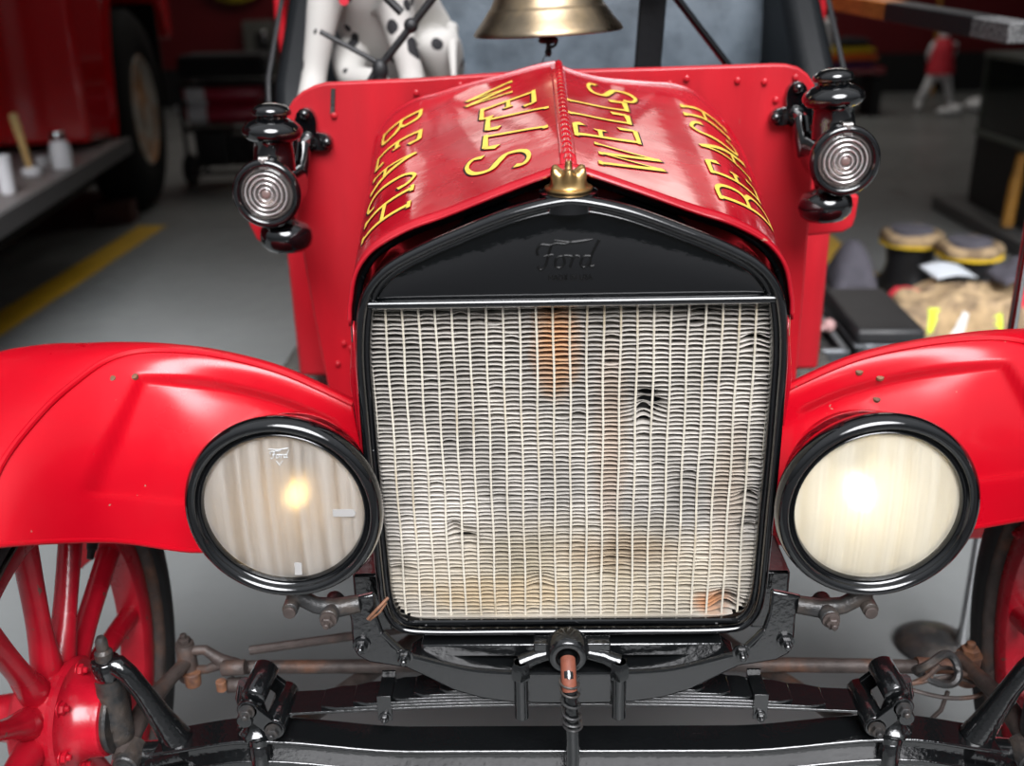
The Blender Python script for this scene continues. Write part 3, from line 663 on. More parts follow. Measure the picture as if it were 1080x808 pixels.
def fender_pt(side, s, t, emb=True):
    """s across 0..8, t along 0..7"""
    cols = []
    for r in ROWS: cols.append(cr(r, s))
    p = Vector(cr(cols, t))
    if side > 0:
        p.z += .022*(1-sstep(0, 3, t)) + .012*(1-sstep(0, 2.5, s))*sstep(1, 3, t)*(1-sstep(3, 5, t))
    if emb and t < 3.2:
        out = 4.6-.75*t*.6
        k = sstep(.60, .68, t)*(1-sstep(2.22, 2.36, t))*(1-sstep(out-.2, out, s))*sstep(.35, .5, s)
        p.z -= .009*k; p.y += .007*k
    p.x *= side
    return p
BEADS = {-1: [(.0, 2.94), (1, 2.95), (2, 2.95), (2.9, 2.92), (3.6, 2.80), (4.2, 2.50), (4.7, 2.0), (5.0, 1.5), (5.2, 1.0), (5.3, .4)]}
BEADS[1] = BEADS[-1]
for s in (-1, 1):
    mb = MB(); mb.grid(lambda a, b: fender_pt(s, 8*a, 7*b), 120, 170)
    fe = mb.build('fender', 'red', car, smooth=60, solid=.003)
    mb = MB(); mb.tube([fender_pt(s, *q, emb=False)+Vector((0, -.001, .002)) for q in spline(BEADS[s], 60)], .0048, 10)
    mb.build('fender_bead', 'red', fe)
    mb = MB(); mb.tube([fender_pt(s, 8*i/50, 0) for i in range(51)], .0035, 8); mb.tube([fender_pt(s, 8, 7*i/50) for i in range(51)], .0035, 8); mb.build('fender_edge', 'red', fe)
    mb = MB()
    for q in ((3.55, 2.3), (3.95, 2.25)) if s < 0 else ((1.1, 2.6), (1.45, 2.35), (1.5, 2.0)):
        p = fender_pt(s, *q); mb.lathe([(0, -.003), (.006, -.003), (.0055, .001), (.003, .002), (0, .002)], p, (0, -.5, 1), 12)
    lab(mb.build('fender_rivet', 'rust_orange', fe), 'rusty fender rivets')

# ---- headlights
def headlight(c, s, lens, refl, bulb, extra):
    c = Vector(c); ax = Vector((0, -1, 0))
    mb = MB()   # bucket
    mb.lathe([(.104, -.012), (.105, -.03), (.100, -.06), (.085, -.10), (.058, -.135), (.025, -.155), (0, -.158)], c, ax, 64, cap=False)
    bk = mb.build('headlight', 'black', car, smooth=50)
    lab(bk, 'black bucket headlamp')
    mb = MB()   # rim
    mb.lathe([(.1035, -.022), (.1115, -.024), (.1155, -.020), (.1185, -.010), (.1205, -.003), (.1195, .004), (.1165, .010), (.112, .0135), (.1075, .0125), (.105, .008), (.1035, .0035), (.1015, .003), (.1005, .0055), (.0985, .006), (.097, .003), (.0965, -.004)], c, ax, 96, cap=False)
    mb.build('lamp_rim', 'black', bk, smooth=60)
    mb = MB()   # lens, slightly domed
    mb.lathe([(0, .0065), (.03, .006), (.06, .0045), (.085, .002), (.0975, -.001), (.0975, -.0035), (.06, .0015), (0, .003)], c, ax, 64)
    mb.build('lens', lens, bk, smooth=60)
    mb = MB()
    mb.lathe([(.0965, -.010), (.09, -.03), (.076, -.06), (.056, -.088), (.030, -.108), (.012, -.113), (0, -.1135)], c, ax, 64, cap=False)
    mb.build('reflector', refl, bk, smooth=60)
    mb = MB(); mb.lathe([(0, -.113), (.009, -.112), (.009, -.080), (0, -.079)], c, ax, 20); mb.build('bulb_socket', 'steel', bk)
    mb = MB(); mb.lathe([(.006, -.081), (.010, -.077), (.0145, -.068), (.0145, -.060), (.010, -.052), (0, -.049)], c+Vector((0, 0, -.014)), ax, 20); mb.build('bulb', bulb, bk)
    mb = MB()   # fork bracket down to the frame
    d = -s
    mb.tube([c+Vector((d*-.005, .035, -.11)), c+Vector((d*-.004, .02, -.135)), c+Vector((d*.02, .02, -.150)), c+Vector((d*.045, .025, -.158)), c+Vector((d*.075, .03, -.155))], [.013, .013, .011, .013, .012], 10)
    mb.cyl(c+Vector((d*-.008, .0, -.145)), c+Vector((d*-.008, .045, -.145)), .010); mb.cyl(c+Vector((d*.04, .0, -.158)), c+Vector((d*.04, .05, -.16)), .012)
    lab(mb.build('lamp_bracket', 'grime', bk, smooth=50), 'grimy iron lamp bracket')
    mb = MB(); mb.hexbolt(c+Vector((d*.04, .0, -.158)), (0, -1, 0), .008, .012); mb.build('bracket_bolt', 'rust', bk)
    mb = MB(); mb.cyl(c+Vector((d*-.008, -.004, -.147)), c+Vector((d*-.008, 0, -.147)), .008); mb.build('bracket_bolt', 'rust', bk)
    return bk
hl = headlight((-.348, -.05, .731), -1, 'lens_l', 'reflector_l', 'bulb_warm', None)
hr = headlight((.362, -.05, .725), 1, 'lens_r', 'reflector_r', 'bulb_sky_glint', None)
mb = MB()
for st in FORD: script(mb, st, (-.3555, -.0545, .800), (1, 0, .03), (0, 0, 1), .0098, .0005, 6)
mb.tube([(-.357, -.0545, .8125), (-.346, -.0545, .8115), (-.333, -.0545, .8135)], .0005, 6); mb.tube([(-.349, -.0548, .797), (-.3455, -.0548, .791), (-.342, -.0548, .797)], .0006, 6)
lab(mb.build('script_emblem', 'silver_tape', hl), 'script emblem moulded in the glass')
mb = MB(); mb.prism([(-.288, .722), (-.263, .722), (-.260, .727), (-.263, .732), (-.288, .732)], lambda a, b: (a, -.0555, b), (0, .0006, 0)); lab(mb.build('sticker', 'sticker', hl), 'pale sticker at the right of the lens')
mb = MB(); mb.prism([(-.343, .640), (-.334, .640), (-.333, .657), (-.342, .658)], lambda a, b: (a, -.0535, b), (0, .0006, 0))
lab(mb.build('sticker', 'sticker', hl), 'pale sticker at the foot of the lens')

# ---- side lamps
def sidelamp(c, s, tilt):
    c = Vector(c); ax = Vector((0, -1, 0)); L = lambda x, y, z: c+Vector((x-s*tilt*z*0+tilt*z, y, z))
    up = Vector((tilt, .0, 1))
    mb = MB(); mb.lathe([(.0, -.10), (.034, -.10), (.046, -.094), (.048, -.085), (.048, .0), (.050, .006)], c, ax, 40, cap=False)
    b = mb.build('side_lamp', 'black', car, smooth=50); lab(b, 'small black oil side lamp')
    mb = MB(); mb.lathe([(.047, -.008), (.0535, -.006), (.0555, .0), (.0545, .007), (.051, .011), (.046, .0115), (.0425, .008), (.0415, .002)], c, ax, 56, cap=False); mb.build('lamp_rim', 'black', b, smooth=60)
    pr = [(0, .010)]
    for k in range(5):
        r0 = .0085+.0068*k; pr += [(r0, .010-.0006*k), (r0+.0012, .0055-.0007*k), (r0+.0022, .0105-.0008*k), (r0+.005, .0095-.0009*k)]
    pr += [(.0420, .003), (.0420, .0), (0, .0)]
    mb = MB(); mb.lathe(pr, c, ax, 48); mb.build('lens', 'lens_s', b, smooth=25)
    for k in range(4):
        r0 = .0105+.0075*k; mb = MB(); mb.tube([c+Vector((r0*math.cos(2*PI*i/40), -.0112+.0008*k, r0*math.sin(2*PI*i/40))) for i in range(40)], .0013, 8, closed=True); mb.build('lens_ring', 'ring_glass', b)
    mb = MB(); mb.sphere(c+Vector((0, -.008, 0)), (.0085, .004, .0085), 16); lab(mb.build('lens_button', 'button_glass', b), 'dusky centre of the ringed lens')
    mb = MB(); mb.lathe([(.0415, -.002), (.036, -.02), (.02, -.034), (0, -.038)], c, ax, 40, cap=False); mb.build('reflector', 'reflector_s', b, smooth=60)
    mb = MB(); base = c+Vector((tilt*.04-s*.002, .04, -.004))
    mb.lathe([(.034, .035), (.033, .06), (.031, .078), (.033, .082), (.040, .084), (.046, .089), (.048, .094), (.0475, .100), (.044, .106), (.036, .112), (.025, .117), (.022, .1175), (.022, .120), (.027, .1215), (.0305, .123), (.0315, .127), (.029, .133), (.021, .138), (.010, .1405), (0, .141)], base, up, 44)
    mb.build('chimney', 'black', b, smooth=45)
    mb = MB()
    for k in range(12):
        a = 2*PI*k/12; q = base+up.normalized()*.1188; mb.sphere(q+Vector((math.cos(a)*.0222, math.sin(a)*.0222, 0)), (.0028, .0028, .0026), 8)
    mb.build('vent_hole', 'grime', b)
    mb = MB(); fo = c+Vector((-.016*s, .04, -.04))
    mb.lathe([(.018, .0), (.016, -.010), (.022, -.014), (.034, -.018), (.042, -.028), (.0435, -.040), (.041, -.052), (.032, -.061), (.016, -.065), (0, -.0655)], fo, up, 40)
    mb.build('oil_font', 'black', b, smooth=50)
    mb = MB(); mb.cyl(c+Vector((-.008, .0, .053)), c+Vector((.008, .0, .053)), .006); mb.box(c+Vector((0, -.003, .048)), (.013, .012, .016)); mb.cyl(c+Vector((0, -.012, .052)), c+Vector((0, -.004, .052)), .0035); mb.build('hinge_clasp', 'steel', b, bevel=.002)
    # bracket and star-shaped mount on the firewall
    mx = s*.398 if s > 0 else -.430; mz = 1.098 if s > 0 else 1.072
    P = []
    for k in range(40):
        a = 2*PI*k/40; rr = 1.25*(.016+.028*max(0, math.cos(min(abs(a-PI/2), PI)*1.6))**1.6*(1 if abs(a-PI/2) < .98 else 0)+.020*max(0, math.cos((a-PI-.1)*1.9) if abs(a-PI-.1) < .82 else 0)**1.5+.020*max(0, math.cos(min(abs(a+.1), abs(a+.1-2*PI))*1.9) if min(abs(a+.1), abs(a+.1-2*PI)) < .82 else 0)**1.5)
        P.append((mx+rr*math.cos(a)*.95, mz+rr*math.sin(a)))
    mb = MB(); mb.prism(P, lambda a_, b_: (a_, .634, b_), (0, .016, 0))
    mb.sphere((mx, .634, mz+.002), (.014, .010, .014), 16)
    for a, q in ((PI/2, .044), (PI+.1, .034), (-.1, .034)): mb.sphere((mx+q*math.cos(a), .633, mz+q*math.sin(a)), .0095, 12)
    mb.tube([(mx, .636, mz), (mx+s*.002, .606, mz-.006), (mx+s*.004, .595, mz-.03), (mx+s*.008, .590, mz-.055), (mx+s*.03, .580, mz-.068), (c.x-s*.02, .575, c.z+.01)], [.013, .0145, .0145, .0145, .013, .011], 12)
    mb.build('mount_bracket', 'black', b, smooth=45, bevel=.003)
sidelamp((-.470, .49, 1.0105), -1, .05)
sidelamp((.443, .49, 1.045), 1, -.09)

# ---- wheels
def wheel(cx, cz, s, rot, full):
    """s = side; the wheel turns about X"""
    c = Vector((cx, .0, cz)); X = Vector((1, 0, 0)); ins = -s   # ins: towards the car's middle
    mb = MB(); mb.lathe([(.308, -.020), (.309, .020), (.300, .0235), (.275, .0235), (.268, .019), (.268, -.019), (.275, -.0235), (.300, -.0235)], c, X, 96, close=True)
    w = lab(mb.build('wheel', 'wheel_red', car, smooth=40), 'red wooden spoked wheel')
    mb = MB(); mb.lathe([(.311, .024), (.318, .034), (.332, .041), (.348, .042), (.365, .036), (.378, .020), (.3815, 0), (.378, -.020), (.365, -.036), (.348, -.042), (.332, -.041), (.318, -.034), (.311, -.024)], c, X, 120, close=True)
    lab(mb.build('tyre', 'rubber', w, smooth=60), 'narrow black tyre')
    mb = MB(); mb.lathe([(.3085, .024), (.313, .0335), (.3155, .0375), (.312, .0375), (.308, .033), (.305, .025), (.305, -.025), (.308, -.033), (.312, -.0375), (.3155, -.0375), (.313, -.0335), (.3085, -.024)], c, X, 96, close=True)
    lab(mb.build('wheel_rim', 'rust', w, smooth=50), 'rusty steel rim')
    for k in range(12):
        a = rot+2*PI*k/12; d = Vector((0, math.sin(a), math.cos(a))); tq = Vector((0, math.cos(a), -math.sin(a)))
        mb = MB(); n = 14; vs = []; fs = []
        for j in range(13):
            q = j/12; r = .045+(.272-.045)*q
            wt = .0115+.0085*(1-sstep(.0, .42, q))*1.4 + .004*sstep(.55, 1, q); wx = .021-.004*sstep(.1, .5, q)
            if q < .12: wt = .020
            for i in range(n):
                t = 2*PI*i/n; vs.append(c+d*r+tq*(wt*1.15*math.cos(t))+X*(wx*math.sin(t)))
        for j in range(12):
            for i in range(n): fs.append((j*n+i, j*n+(i+1) % n, (j+1)*n+(i+1) % n, (j+1)*n+i))
        fs += [tuple(range(n)), tuple(12*n+i for i in range(n))]
        mb.add(vs, fs); mb.build('spoke', 'wheel_red', w, smooth=50)
    mb = MB()   # hub, the inner flange faces the car
    I = X*ins
    mb.lathe([(0, -.09), (.030, -.088), (.034, -.06), (.042, -.045), (.075, -.030), (.078, -.024), (.078, .020), (.082, .022), (.083, .028), (.079, .033), (.068, .034), (.060, .040), (.054, .052), (.052, .072), (.051, .078), (.047, .080), (0, .080)], c, I, 56)
    hb = mb.build('hub', 'wheel_red', w, smooth=45)
    for k in range(6):
        mb = MB(); a = rot+PI/12+2*PI*k/6; q = c+I*.033+Vector((0, math.sin(a), math.cos(a)))*.0665; mb.hexbolt(q, I, .0085, .009); mb.build('hub_bolt', 'wheel_red', hb)
    mb = MB(); mb.lathe([(.046, .078), (.048, .084), (.046, .088), (0, .089)], c, I, 40); lab(mb.build('dust_ring', 'grime', hb), 'grimy metal dust ring')
    for k in range(4):
        mb = MB(); a = rot+PI/4+PI/12+PI/2*k; q = c+I*.022+Vector((0, math.sin(a), math.cos(a)))*.296; mb.hexbolt(q, I, .008, .007); mb.build('rim_lug', 'wheel_red', w)
    a = rot+1.25*2*PI/12+.06; d = Vector((0, math.sin(a), math.cos(a)))
    mb = MB(); mb.cyl(c+d*.275+I*.012, c+d*.236+I*.012, .0095, .0075, 14); mb.cyl(c+d*.240+I*.012, c+d*.222+I*.012, .006, .005, 12)
    lab(mb.build('valve_stem', 'rubber', w), 'black rubber tyre valve')
wheel(-.715, .381, -1, .06, True)
wheel(.725, .381, 1, .10, True)

# ---- front crossmember
CM = [(-.253, .592), (-.291, .583), (-.286, .553), (-.287, .510), (-.281, .497), (-.266, .487), (-.218, .478), (-.187, .460), (-.157, .441), (-.12, .428), (-.08, .421), (-.03, .419)]
CMT = [(-.06, .468), (-.104, .470), (-.135, .474), (-.165, .482), (-.198, .492), (-.218, .500), (-.234, .513), (-.246, .533), (-.252, .560)]
poly = CM+[(-x, z) for x, z in CM[::-1]]+[(-x, z) for x, z in CMT[::-1]]+CMT
mb = MB(); mb.prism(poly, lambda a, b: (a, -.024, b), (0, .010, 0)); mb.prism(CM[6:]+[(-x, z) for x, z in CM[:5:-1]]+[(-x, z) for x, z in CMT[4::-1]]+CMT[:5], lambda a, b: (a, -.0235, b), (0, .055, 0)); xm = mb.build('front_crossmember', 'chassis', car, smooth=40, bevel=.003)
mb = MB(); mb.tube([(x, -.022, z) for x, z in spline([CMT[7], CMT[5], CMT[4], CMT[3], CMT[2], CMT[1], CMT[0], (.06, .468), (.104, .470), (.135, .474), (.165, .482), (.198, .492), (.218, .5), (.246, .533)], 60)], .004, 8); mb.build('flange', 'chassis', xm)
mb = MB(); mb.box((0, .06, .487), (.40, .12, .02)); mb.box((0, .05, .455), (.34, .05, .07)); mb.build('inner_channel', 'chassis', xm, bevel=.003)
for x, z in ((-.274, .516), (-.219, .497), (.219, .501), (.275, .517)):
    mb = MB(); mb.hexbolt((x, -.024, z), (0, -1, 0), .0085, .011); mb.build('frame_bolt', 'chassis', xm)
mb = MB(); mb.tube([(-.262, -.032, .560), (-.248, -.03, .575), (-.236, -.018, .583)], .0022, 6); mb.tube([(-.26, -.03, .557), (-.246, -.032, .57), (-.239, -.02, .576)], .0014, 6); lab(mb.build('wire_tie', 'rust_orange', xm), 'twisted rusty wire tie')
# spring clips hanging below
for x in (-.067, .061):
    mb = MB(); mb.cyl((x, -.036, .496), (x, -.036, .408), .0095, None, 18)
    mb.lathe([(0, 0), (.013, 0), (.014, .004), (.013, .02), (.0105, .024), (0, .024)], (x, -.036, .472), (0, 0, 1), 6)
    sg = 1 if x < 0 else -1
    mb.tube([(x, -.03, .490), (x+sg*.02, -.026, .497), (x+sg*.05, -.022, .502)], [.012, .010, .008], 10)
    mb.build('spring_clip', 'chassis', xm, smooth=40)
mb = MB(); mb.lathe([(.012, .03), (.027, .03), (.029, .024), (.028, .012), (.025, .004), (.022, 0), (.014, 0), (.013, .012), (.012, .03)], (-.006, -.046, .508), (0, 1, 0), 36)
mb.box((0, -.018, .505), (.10, .02, .025)); bu = mb.build('crank_bushing', 'chassis', car, smooth=40, bevel=.002)
mb = MB(); mb.tube([(x, y, z) for x, y, z in spline([(-.006, -.02, .508), (-.006, -.05, .505), (-.0055, -.066, .494), (-.004, -.073, .475), (-.002, -.078, .44), (-.001, -.08, .40), (-.001, -.082, .34), (-.001, -.084, .24), (-.001, -.088, .215), (-.001, -.11, .205), (-.001, -.22, .205)], 70)], .0088, 14)
ck = mb.build('crank_handle', 'chassis', car, smooth=50)
mb = MB(); mb.tube([(-.006, -.045, .5065), (-.0058, -.058, .5015), (-.0055, -.068, .490), (-.0045, -.072, .479)], .0098, 14); lab(mb.build('crank_collar', 'copper', ck), 'rust-brown shaft end')
mb = MB(); P = []
for i in range(150):
    t = i/149; a = t*2*PI*6.; cpt = Vector(cr([(-.0055, -.066, .494), (-.004, -.073, .475), (-.002, -.078, .445), (-.001, -.079, .43)], 3*t)); P.append(cpt+Vector((math.cos(a)*.0115, math.sin(a)*.0115, -.001)))
mb.tube(P, .0016, 6); mb.build('crank_spring', 'grime', ck)

# ---- transverse leaf spring
sp_b = None
LE = [(.405, 0), (.345, 1), (.300, 2), (.250, 3), (.215, 4), (.18, 5)]
def leaf_z(x): return .3835+.016*math.cos(min(abs(x)/.42, 1)*PI*.5)**1.0-.002
for hw, k in LE:
    mb = MB(); n = 30; vs = []; fs = []; th = .0042
    for i in range(n+1):
        x = -hw+2*hw*i/n; z = leaf_z(x)+k*.0050; cut = .018 if i in (0, n) and k else .024
        vs += [(x, .022-cut, z), (x, .022+cut, z), (x, .022+cut, z+th), (x, .022-cut, z+th)]
    for i in range(n):
        for q in range(4): fs.append((i*4+q, i*4+(q+1) % 4, i*4+4+(q+1) % 4, i*4+4+q))
    fs += [(0, 1, 2, 3), (n*4, n*4+1, n*4+2, n*4+3)]
    mb.add(vs, fs); ob = mb.build('spring_leaf', 'chassis', car if sp_b is None else sp_b, bevel=.0008)
    if sp_b is None: ob.name = 'leaf_spring'; sp_b = ob
for s in (-1, 1):
    x = s*.255; z = leaf_z(x)
    mb = MB(); mb.box((x, .022, z+.0215), (.019, .054, .004)); mb.box((x, -.0045, z+.008), (.019, .004, .040)); mb.box((x, .049, z+.008), (.019, .004, .040)); mb.hexbolt((x, -.006, z-.006), (0, -1, 0), .006, .008); mb.cyl((x, -.003, z-.006), (x, .05, z-.006), .004)
    mb.build('spring_band', 'chassis', sp_b, bevel=.001)

# ---- axle
mb = MB()
def axle_z(x):
    a = abs(x); return .346+.018*sstep(.22, .43, a)-.022*sstep(.44, .60, a)
def beam(z0, z1, y0, y1):
    n = 60; vs = []; fs = []
    for i in range(n+1):
        x = -.575+1.15*i/n; z = axle_z(x)
        vs += [(x, y0, z+z0), (x, y1, z+z0), (x, y1, z+z1), (x, y0, z+z1)]
    for i in range(n):
        for q in range(4): fs.append((i*4+q, i*4+(q+1) % 4, i*4+4+(q+1) % 4, i*4+4+q))
    fs += [(0, 1, 2, 3), (n*4, n*4+1, n*4+2, n*4+3)]
    mb.add(vs, fs)
beam(-.006, .0, -.030, .022); beam(-.036, -.004, -.016, .008); beam(-.044, -.034, -.030, .022)
ax = mb.build('front_axle', 'chassis', car, smooth=45, bevel=.002)
for s in (-1, 1):
    mb = MB()
    mb.tube([(s*.548, -.004, .345), (s*.565, -.006, .385), (s*.583, -.008, .43), (s*.598, -.010, .462), (s*.608, -.010, .474), (s*.624, -.008, .474)], [.022, .017, .0135, .0135, .0145, .014], 12)
    mb.tube([(s*.54, -.004, .335), (s*.575, -.006, .322), (s*.63, -.008, .318)], [.024, .020, .019], 12)
    mb.cyl((s*.626, -.008, .455), (s*.626, -.008, .484), .019, None, 20)
    yk = mb.build('axle_yoke', 'chassis', ax, smooth=50)
    mb = MB(); mb.lathe([(0, 0), (.012, 0), (.012, .012), (.0095, .014), (.008, .016), (.008, .03), (.005, .036), (0, .037)], (s*.626, -.008, .483), (0, 0, 1), 12); mb.build('kingpin_nut', 'grime', yk)
    mb = MB(); mb.lathe([(.012, .0), (.017, .01), (.021, .03), (.021, .07), (.018, .1), (.017, .125)], (s*.628, -.006, .331), (0, 0, 1), 24)
    mb.lathe([(.012, -.01), (.024, .0), (.030, .014), (.034, .022), (.032, .03)], (s*.625, -.004, .383), (s, 0, 0), 24)
    lab(mb.build('steering_knuckle', 'grime', ax, smooth=50), 'grimy grey steering knuckle')
    mb = MB(); mb.tube([(s*.618, -.03, .335), (s*.620, .02, .345), (s*.612, .07, .352), (s*.600, .12, .352), (s*.588, .165, .352)], [.014, .016, .014, .011, .0105], 12)
    lab(mb.build('steering_arm', 'rust', ax, smooth=50), 'rusty steering arm')
    mb = MB(); mb.hexbolt((s*.612, -.042, .330), (0, -1, 0), .010, .014); mb.cyl((s*.612, -.042, .330), (s*.612, .0, .332), .017, .019, 20); mb.build('arm_bolt', 'grime', ax)
    # spring perch and shackle
    px_ = s*.428
    mb = MB()
    mb.lathe([(.014, -.05), (.014, -.004), (.026, .0), (.027, .008), (.020, .014), (.017, .03), (.014, .05), (.012, .066), (0, .07)], (px_+s*.006, -.006, .362), (0, 0, 1), 20)
    mb.cyl((px_+s*.010, -.040, .405), (px_+s*.010, .05, .405), .011, None, 16)
    mb.cyl((px_, -.024, .300), (px_, -.024, .358), .0135, None, 16); mb.lathe([(0, 0), (.016, 0), (.016, .01), (.013, .012), (0, .012)], (px_, -.02, .355), (0, 0, 1), 20)
    pe = mb.build('spring_perch', 'chassis', ax, smooth=45)
    for yy in (-.030, .046):
        mb = MB(); a = Vector((px_+s*.006, yy, .418)); b = Vector((px_-s*.026, yy, .386))
        mb.cyl(a-Vector((0, .004, 0)), a+Vector((0, .004, 0)), .0145); mb.cyl(b-Vector((0, .004, 0)), b+Vector((0, .004, 0)), .0145)
        d = (b-a); ang = math.atan2(-d.z, d.x); mb.box((a+b)/2, (d.length, .008, .022), Matrix.Rotation(ang, 3, 'Y'))
        mb.build('shackle', 'chassis', pe, smooth=45, bevel=.001)
    mb = MB(); mb.hexbolt((px_+s*.006, -.035, .418), (0, -1, 0), .008, .010); mb.hexbolt((px_-s*.026, -.035, .386), (0, -1, 0), .0085, .010); mb.build('shackle_nut', 'grime', pe)
    mb = MB(); mb.cyl((px_-s*.026, -.032, .386), (px_-s*.026, .052, .386), .0155, None, 18); mb.cyl((px_+s*.002, -.020, .426), (px_-s*.006, .034, .438), .0175, None, 20); mb.tube([(px_+s*.016, .01, .37), (px_+s*.022, .006, .41), (px_+s*.016, .0, .438)], [.014, .012, .009], 10); mb.build('spring_eye', 'chassis', pe, smooth=50)
# tie rod, drag link, radius rods
TY = .168
mb = MB(); mb.tube([(-.515, TY, .337), (-.3, TY, .338), (0, TY, .340), (.3, TY, .337), (.47, TY, .333), (.575, TY, .330)], [.0105, .0105, .0115, .0115, .011, .010], 14)
tr = lab(mb.build('tie_rod', 'rust', car, smooth=50), 'rusty brown tie rod')
mb = MB(); c = Vector((-.589, TY, .352))
mb.cyl(c+Vector((0, 0, -.035)), c+Vector((0, 0, .03)), .016, .014, 16); mb.hexbolt(c+Vector((0, 0, .028)), (0, 0, 1), .010, .012)
mb.tube([c+Vector((.0, 0, .016)), c+Vector((.03, 0, .018)), c+Vector((.05, 0, .0)), (-.515, TY, .338)], [.008, .008, .010, .014], 10); mb.tube([c+Vector((.0, 0, -.02)), c+Vector((.03, 0, -.018)), c+Vector((.05, 0, -.008)), (-.515, TY, .336)], [.008, .007, .010, .014], 10)
mb.cyl((-.528, TY-.022, .352), (-.492, TY-.022, .354), .012); mb.cyl((-.525, TY-.018, .318), (-.49, TY-.018, .318), .012)
lab(mb.build('rod_end', 'rust', tr, smooth=45), 'rusty rod end clevis')
mb = MB(); mb.cyl(c+Vector((.008, -.01, -.04)), c+Vector((.008, -.01, -.015)), .012, .014, 12); mb.build('rod_pin', 'rust_orange', tr)
mb = MB(); mb.cyl((-.53, TY-.03, .318), (-.53, TY-.03, .335), .008); mb.build('rod_pin', 'rust_orange', tr)
mb = MB(); c = Vector((.607, TY, .332))
mb.cyl(c+Vector((0, 0, -.03)), c+Vector((0, 0, .018)), .017, .018, 16); mb.hexbolt(c+Vector((0, 0, .018)), (0, 0, 1), .014, .016)
mb.tube([c+Vector((0, 0, .0)), (.575, TY, .332), (.53, TY, .333)], [.012, .012, .014], 10); lab(mb.build('rod_end', 'rust_orange', tr, smooth=45), 'orange rusted rod end')
mb = MB()
def loop(c, rx, rz, ry, n=40, ph=0, wob=.1):
    return [Vector(c)+Vector((rx*math.cos(2*PI*i/n+ph), ry*math.sin(4*PI*i/n), rz*math.sin(2*PI*i/n)*(1+wob*math.sin(3*2*PI*i/n)))) for i in range(n)]
mb.tube(loop((.548, TY-.05, .334), .066, .017, .01), .0034, 8, closed=True); mb.tube(loop((.575, TY-.045, .343), .045, .014, .012, ph=1), .003, 8, closed=True)
mb.tube([(.49, TY-.05, .33), (.52, TY-.06, .358), (.537, TY-.06, .380)], .0035, 8); mb.tube([(.56, TY-.05, .325), (.552, TY-.055, .295), (.535, TY-.055, .272)], .0034, 8)
lab(mb.build('wire_loop', 'rust', tr), 'tangled rusty wire')
mb = MB(); mb.tube(loop((.535, TY-.06, .372), .030, .022, .012, wob=.02), .0062, 8, closed=True); mb.build('wire_ring', 'grime', tr)
mb = MB(); mb.tube([(-.5, .20, .345), (-.2, .23, .372), (.02, .25, .385)], .0075, 10); mb.build('drag_link', 'rust', car)
for s in (-1, 1):
    mb = MB(); mb.tube([(s*.405, .02, .335), (s*.30, .22, .30), (s*.18, .45, .27), (s*.02, .8, .24)], .0135, 12); lab(mb.build('radius_rod', 'rust', car), 'rusty radius rod')
mb = MB()   # engine pan dark block behind radiator
mb.box((0, .36, .46), (.36, .42, .16)); mb.build('engine_pan', 'grime', car, bevel=.02)

# ---- ladder rail carried along the right side
A = Vector((.700, 2.60, 1.285)); B = Vector((1.043, 1.28, 1.185)); d = (B-A).normalized(); sx = d.cross(Vector((0, 0, 1))).normalized(); sz = sx.cross(d)
rt = Matrix((sx, d, sz)).transposed(); L = (B-A).length
mb = MB(); mb.box(A+d*(L*.32), (.075, L*.64, .046), rt); lr = lab(mb.build('ladder_rail', 'wood', car, bevel=.004), 'varnished wooden rail end')
mb = MB(); mb.box(A+d*(L*.77), (.077, L*.27, .047), rt); lab(mb.build('rail_wrap', 'tape', lr, bevel=.004), 'black wrap on the rail')
mb = MB(); mb.box(A+d*(L*.95), (.077, L*.10, .046), rt); lab(mb.build('rail_end', 'endgrain', lr, bevel=.005), 'grey speckled rail tip')
mb = MB(); mb.box((.75, 2.3, 1.15), (.06, .04, .24)); mb.build('rail_bracket', 'black', lr)

# ------------------------------------------------------------------ the dog on the seat
def skin(name, joints, bones, m, parent=None, sub=2, smooth=True):
    """joints: name -> (pos, radius or (rx, ry)); first joint is the root"""
    me = bpy.data.meshes.new(name); keys = list(joints); idx = {k: i for i, k in enumerate(keys)}
    me.from_pydata([joints[k][0] for k in keys], [(idx[a], idx[b]) for a, b in bones], [])
    ob = bpy.data.objects.new(name, me); COL.objects.link(ob); me.materials.append(M[m])
    md = ob.modifiers.new('skin', 'SKIN'); md.use_smooth_shade = True
    for i, k in enumerate(keys):
        r = joints[k][1]; sv = me.skin_vertices[0].data[i]; sv.radius = (r, r) if not isinstance(r, tuple) else r; sv.use_root = (i == 0)
    md = ob.modifiers.new('subdivision', 'SUBSURF'); md.levels = sub; md.render_levels = sub
    dg = bpy.context.evaluated_depsgraph_get(); me2 = bpy.data.meshes.new_from_object(ob.evaluated_get(dg))
    bpy.data.objects.remove(ob); me2.name = name; me2.shade_smooth()
    ob = bpy.data.objects.new(name, me2); COL.objects.link(ob)
    if not me2.materials: me2.materials.append(M[m])
    if parent: ob.parent = parent; ob.matrix_parent_inverse = Matrix.Translation(-Vector(WORLD.get(parent.name, (0, 0, 0))))
    return ob
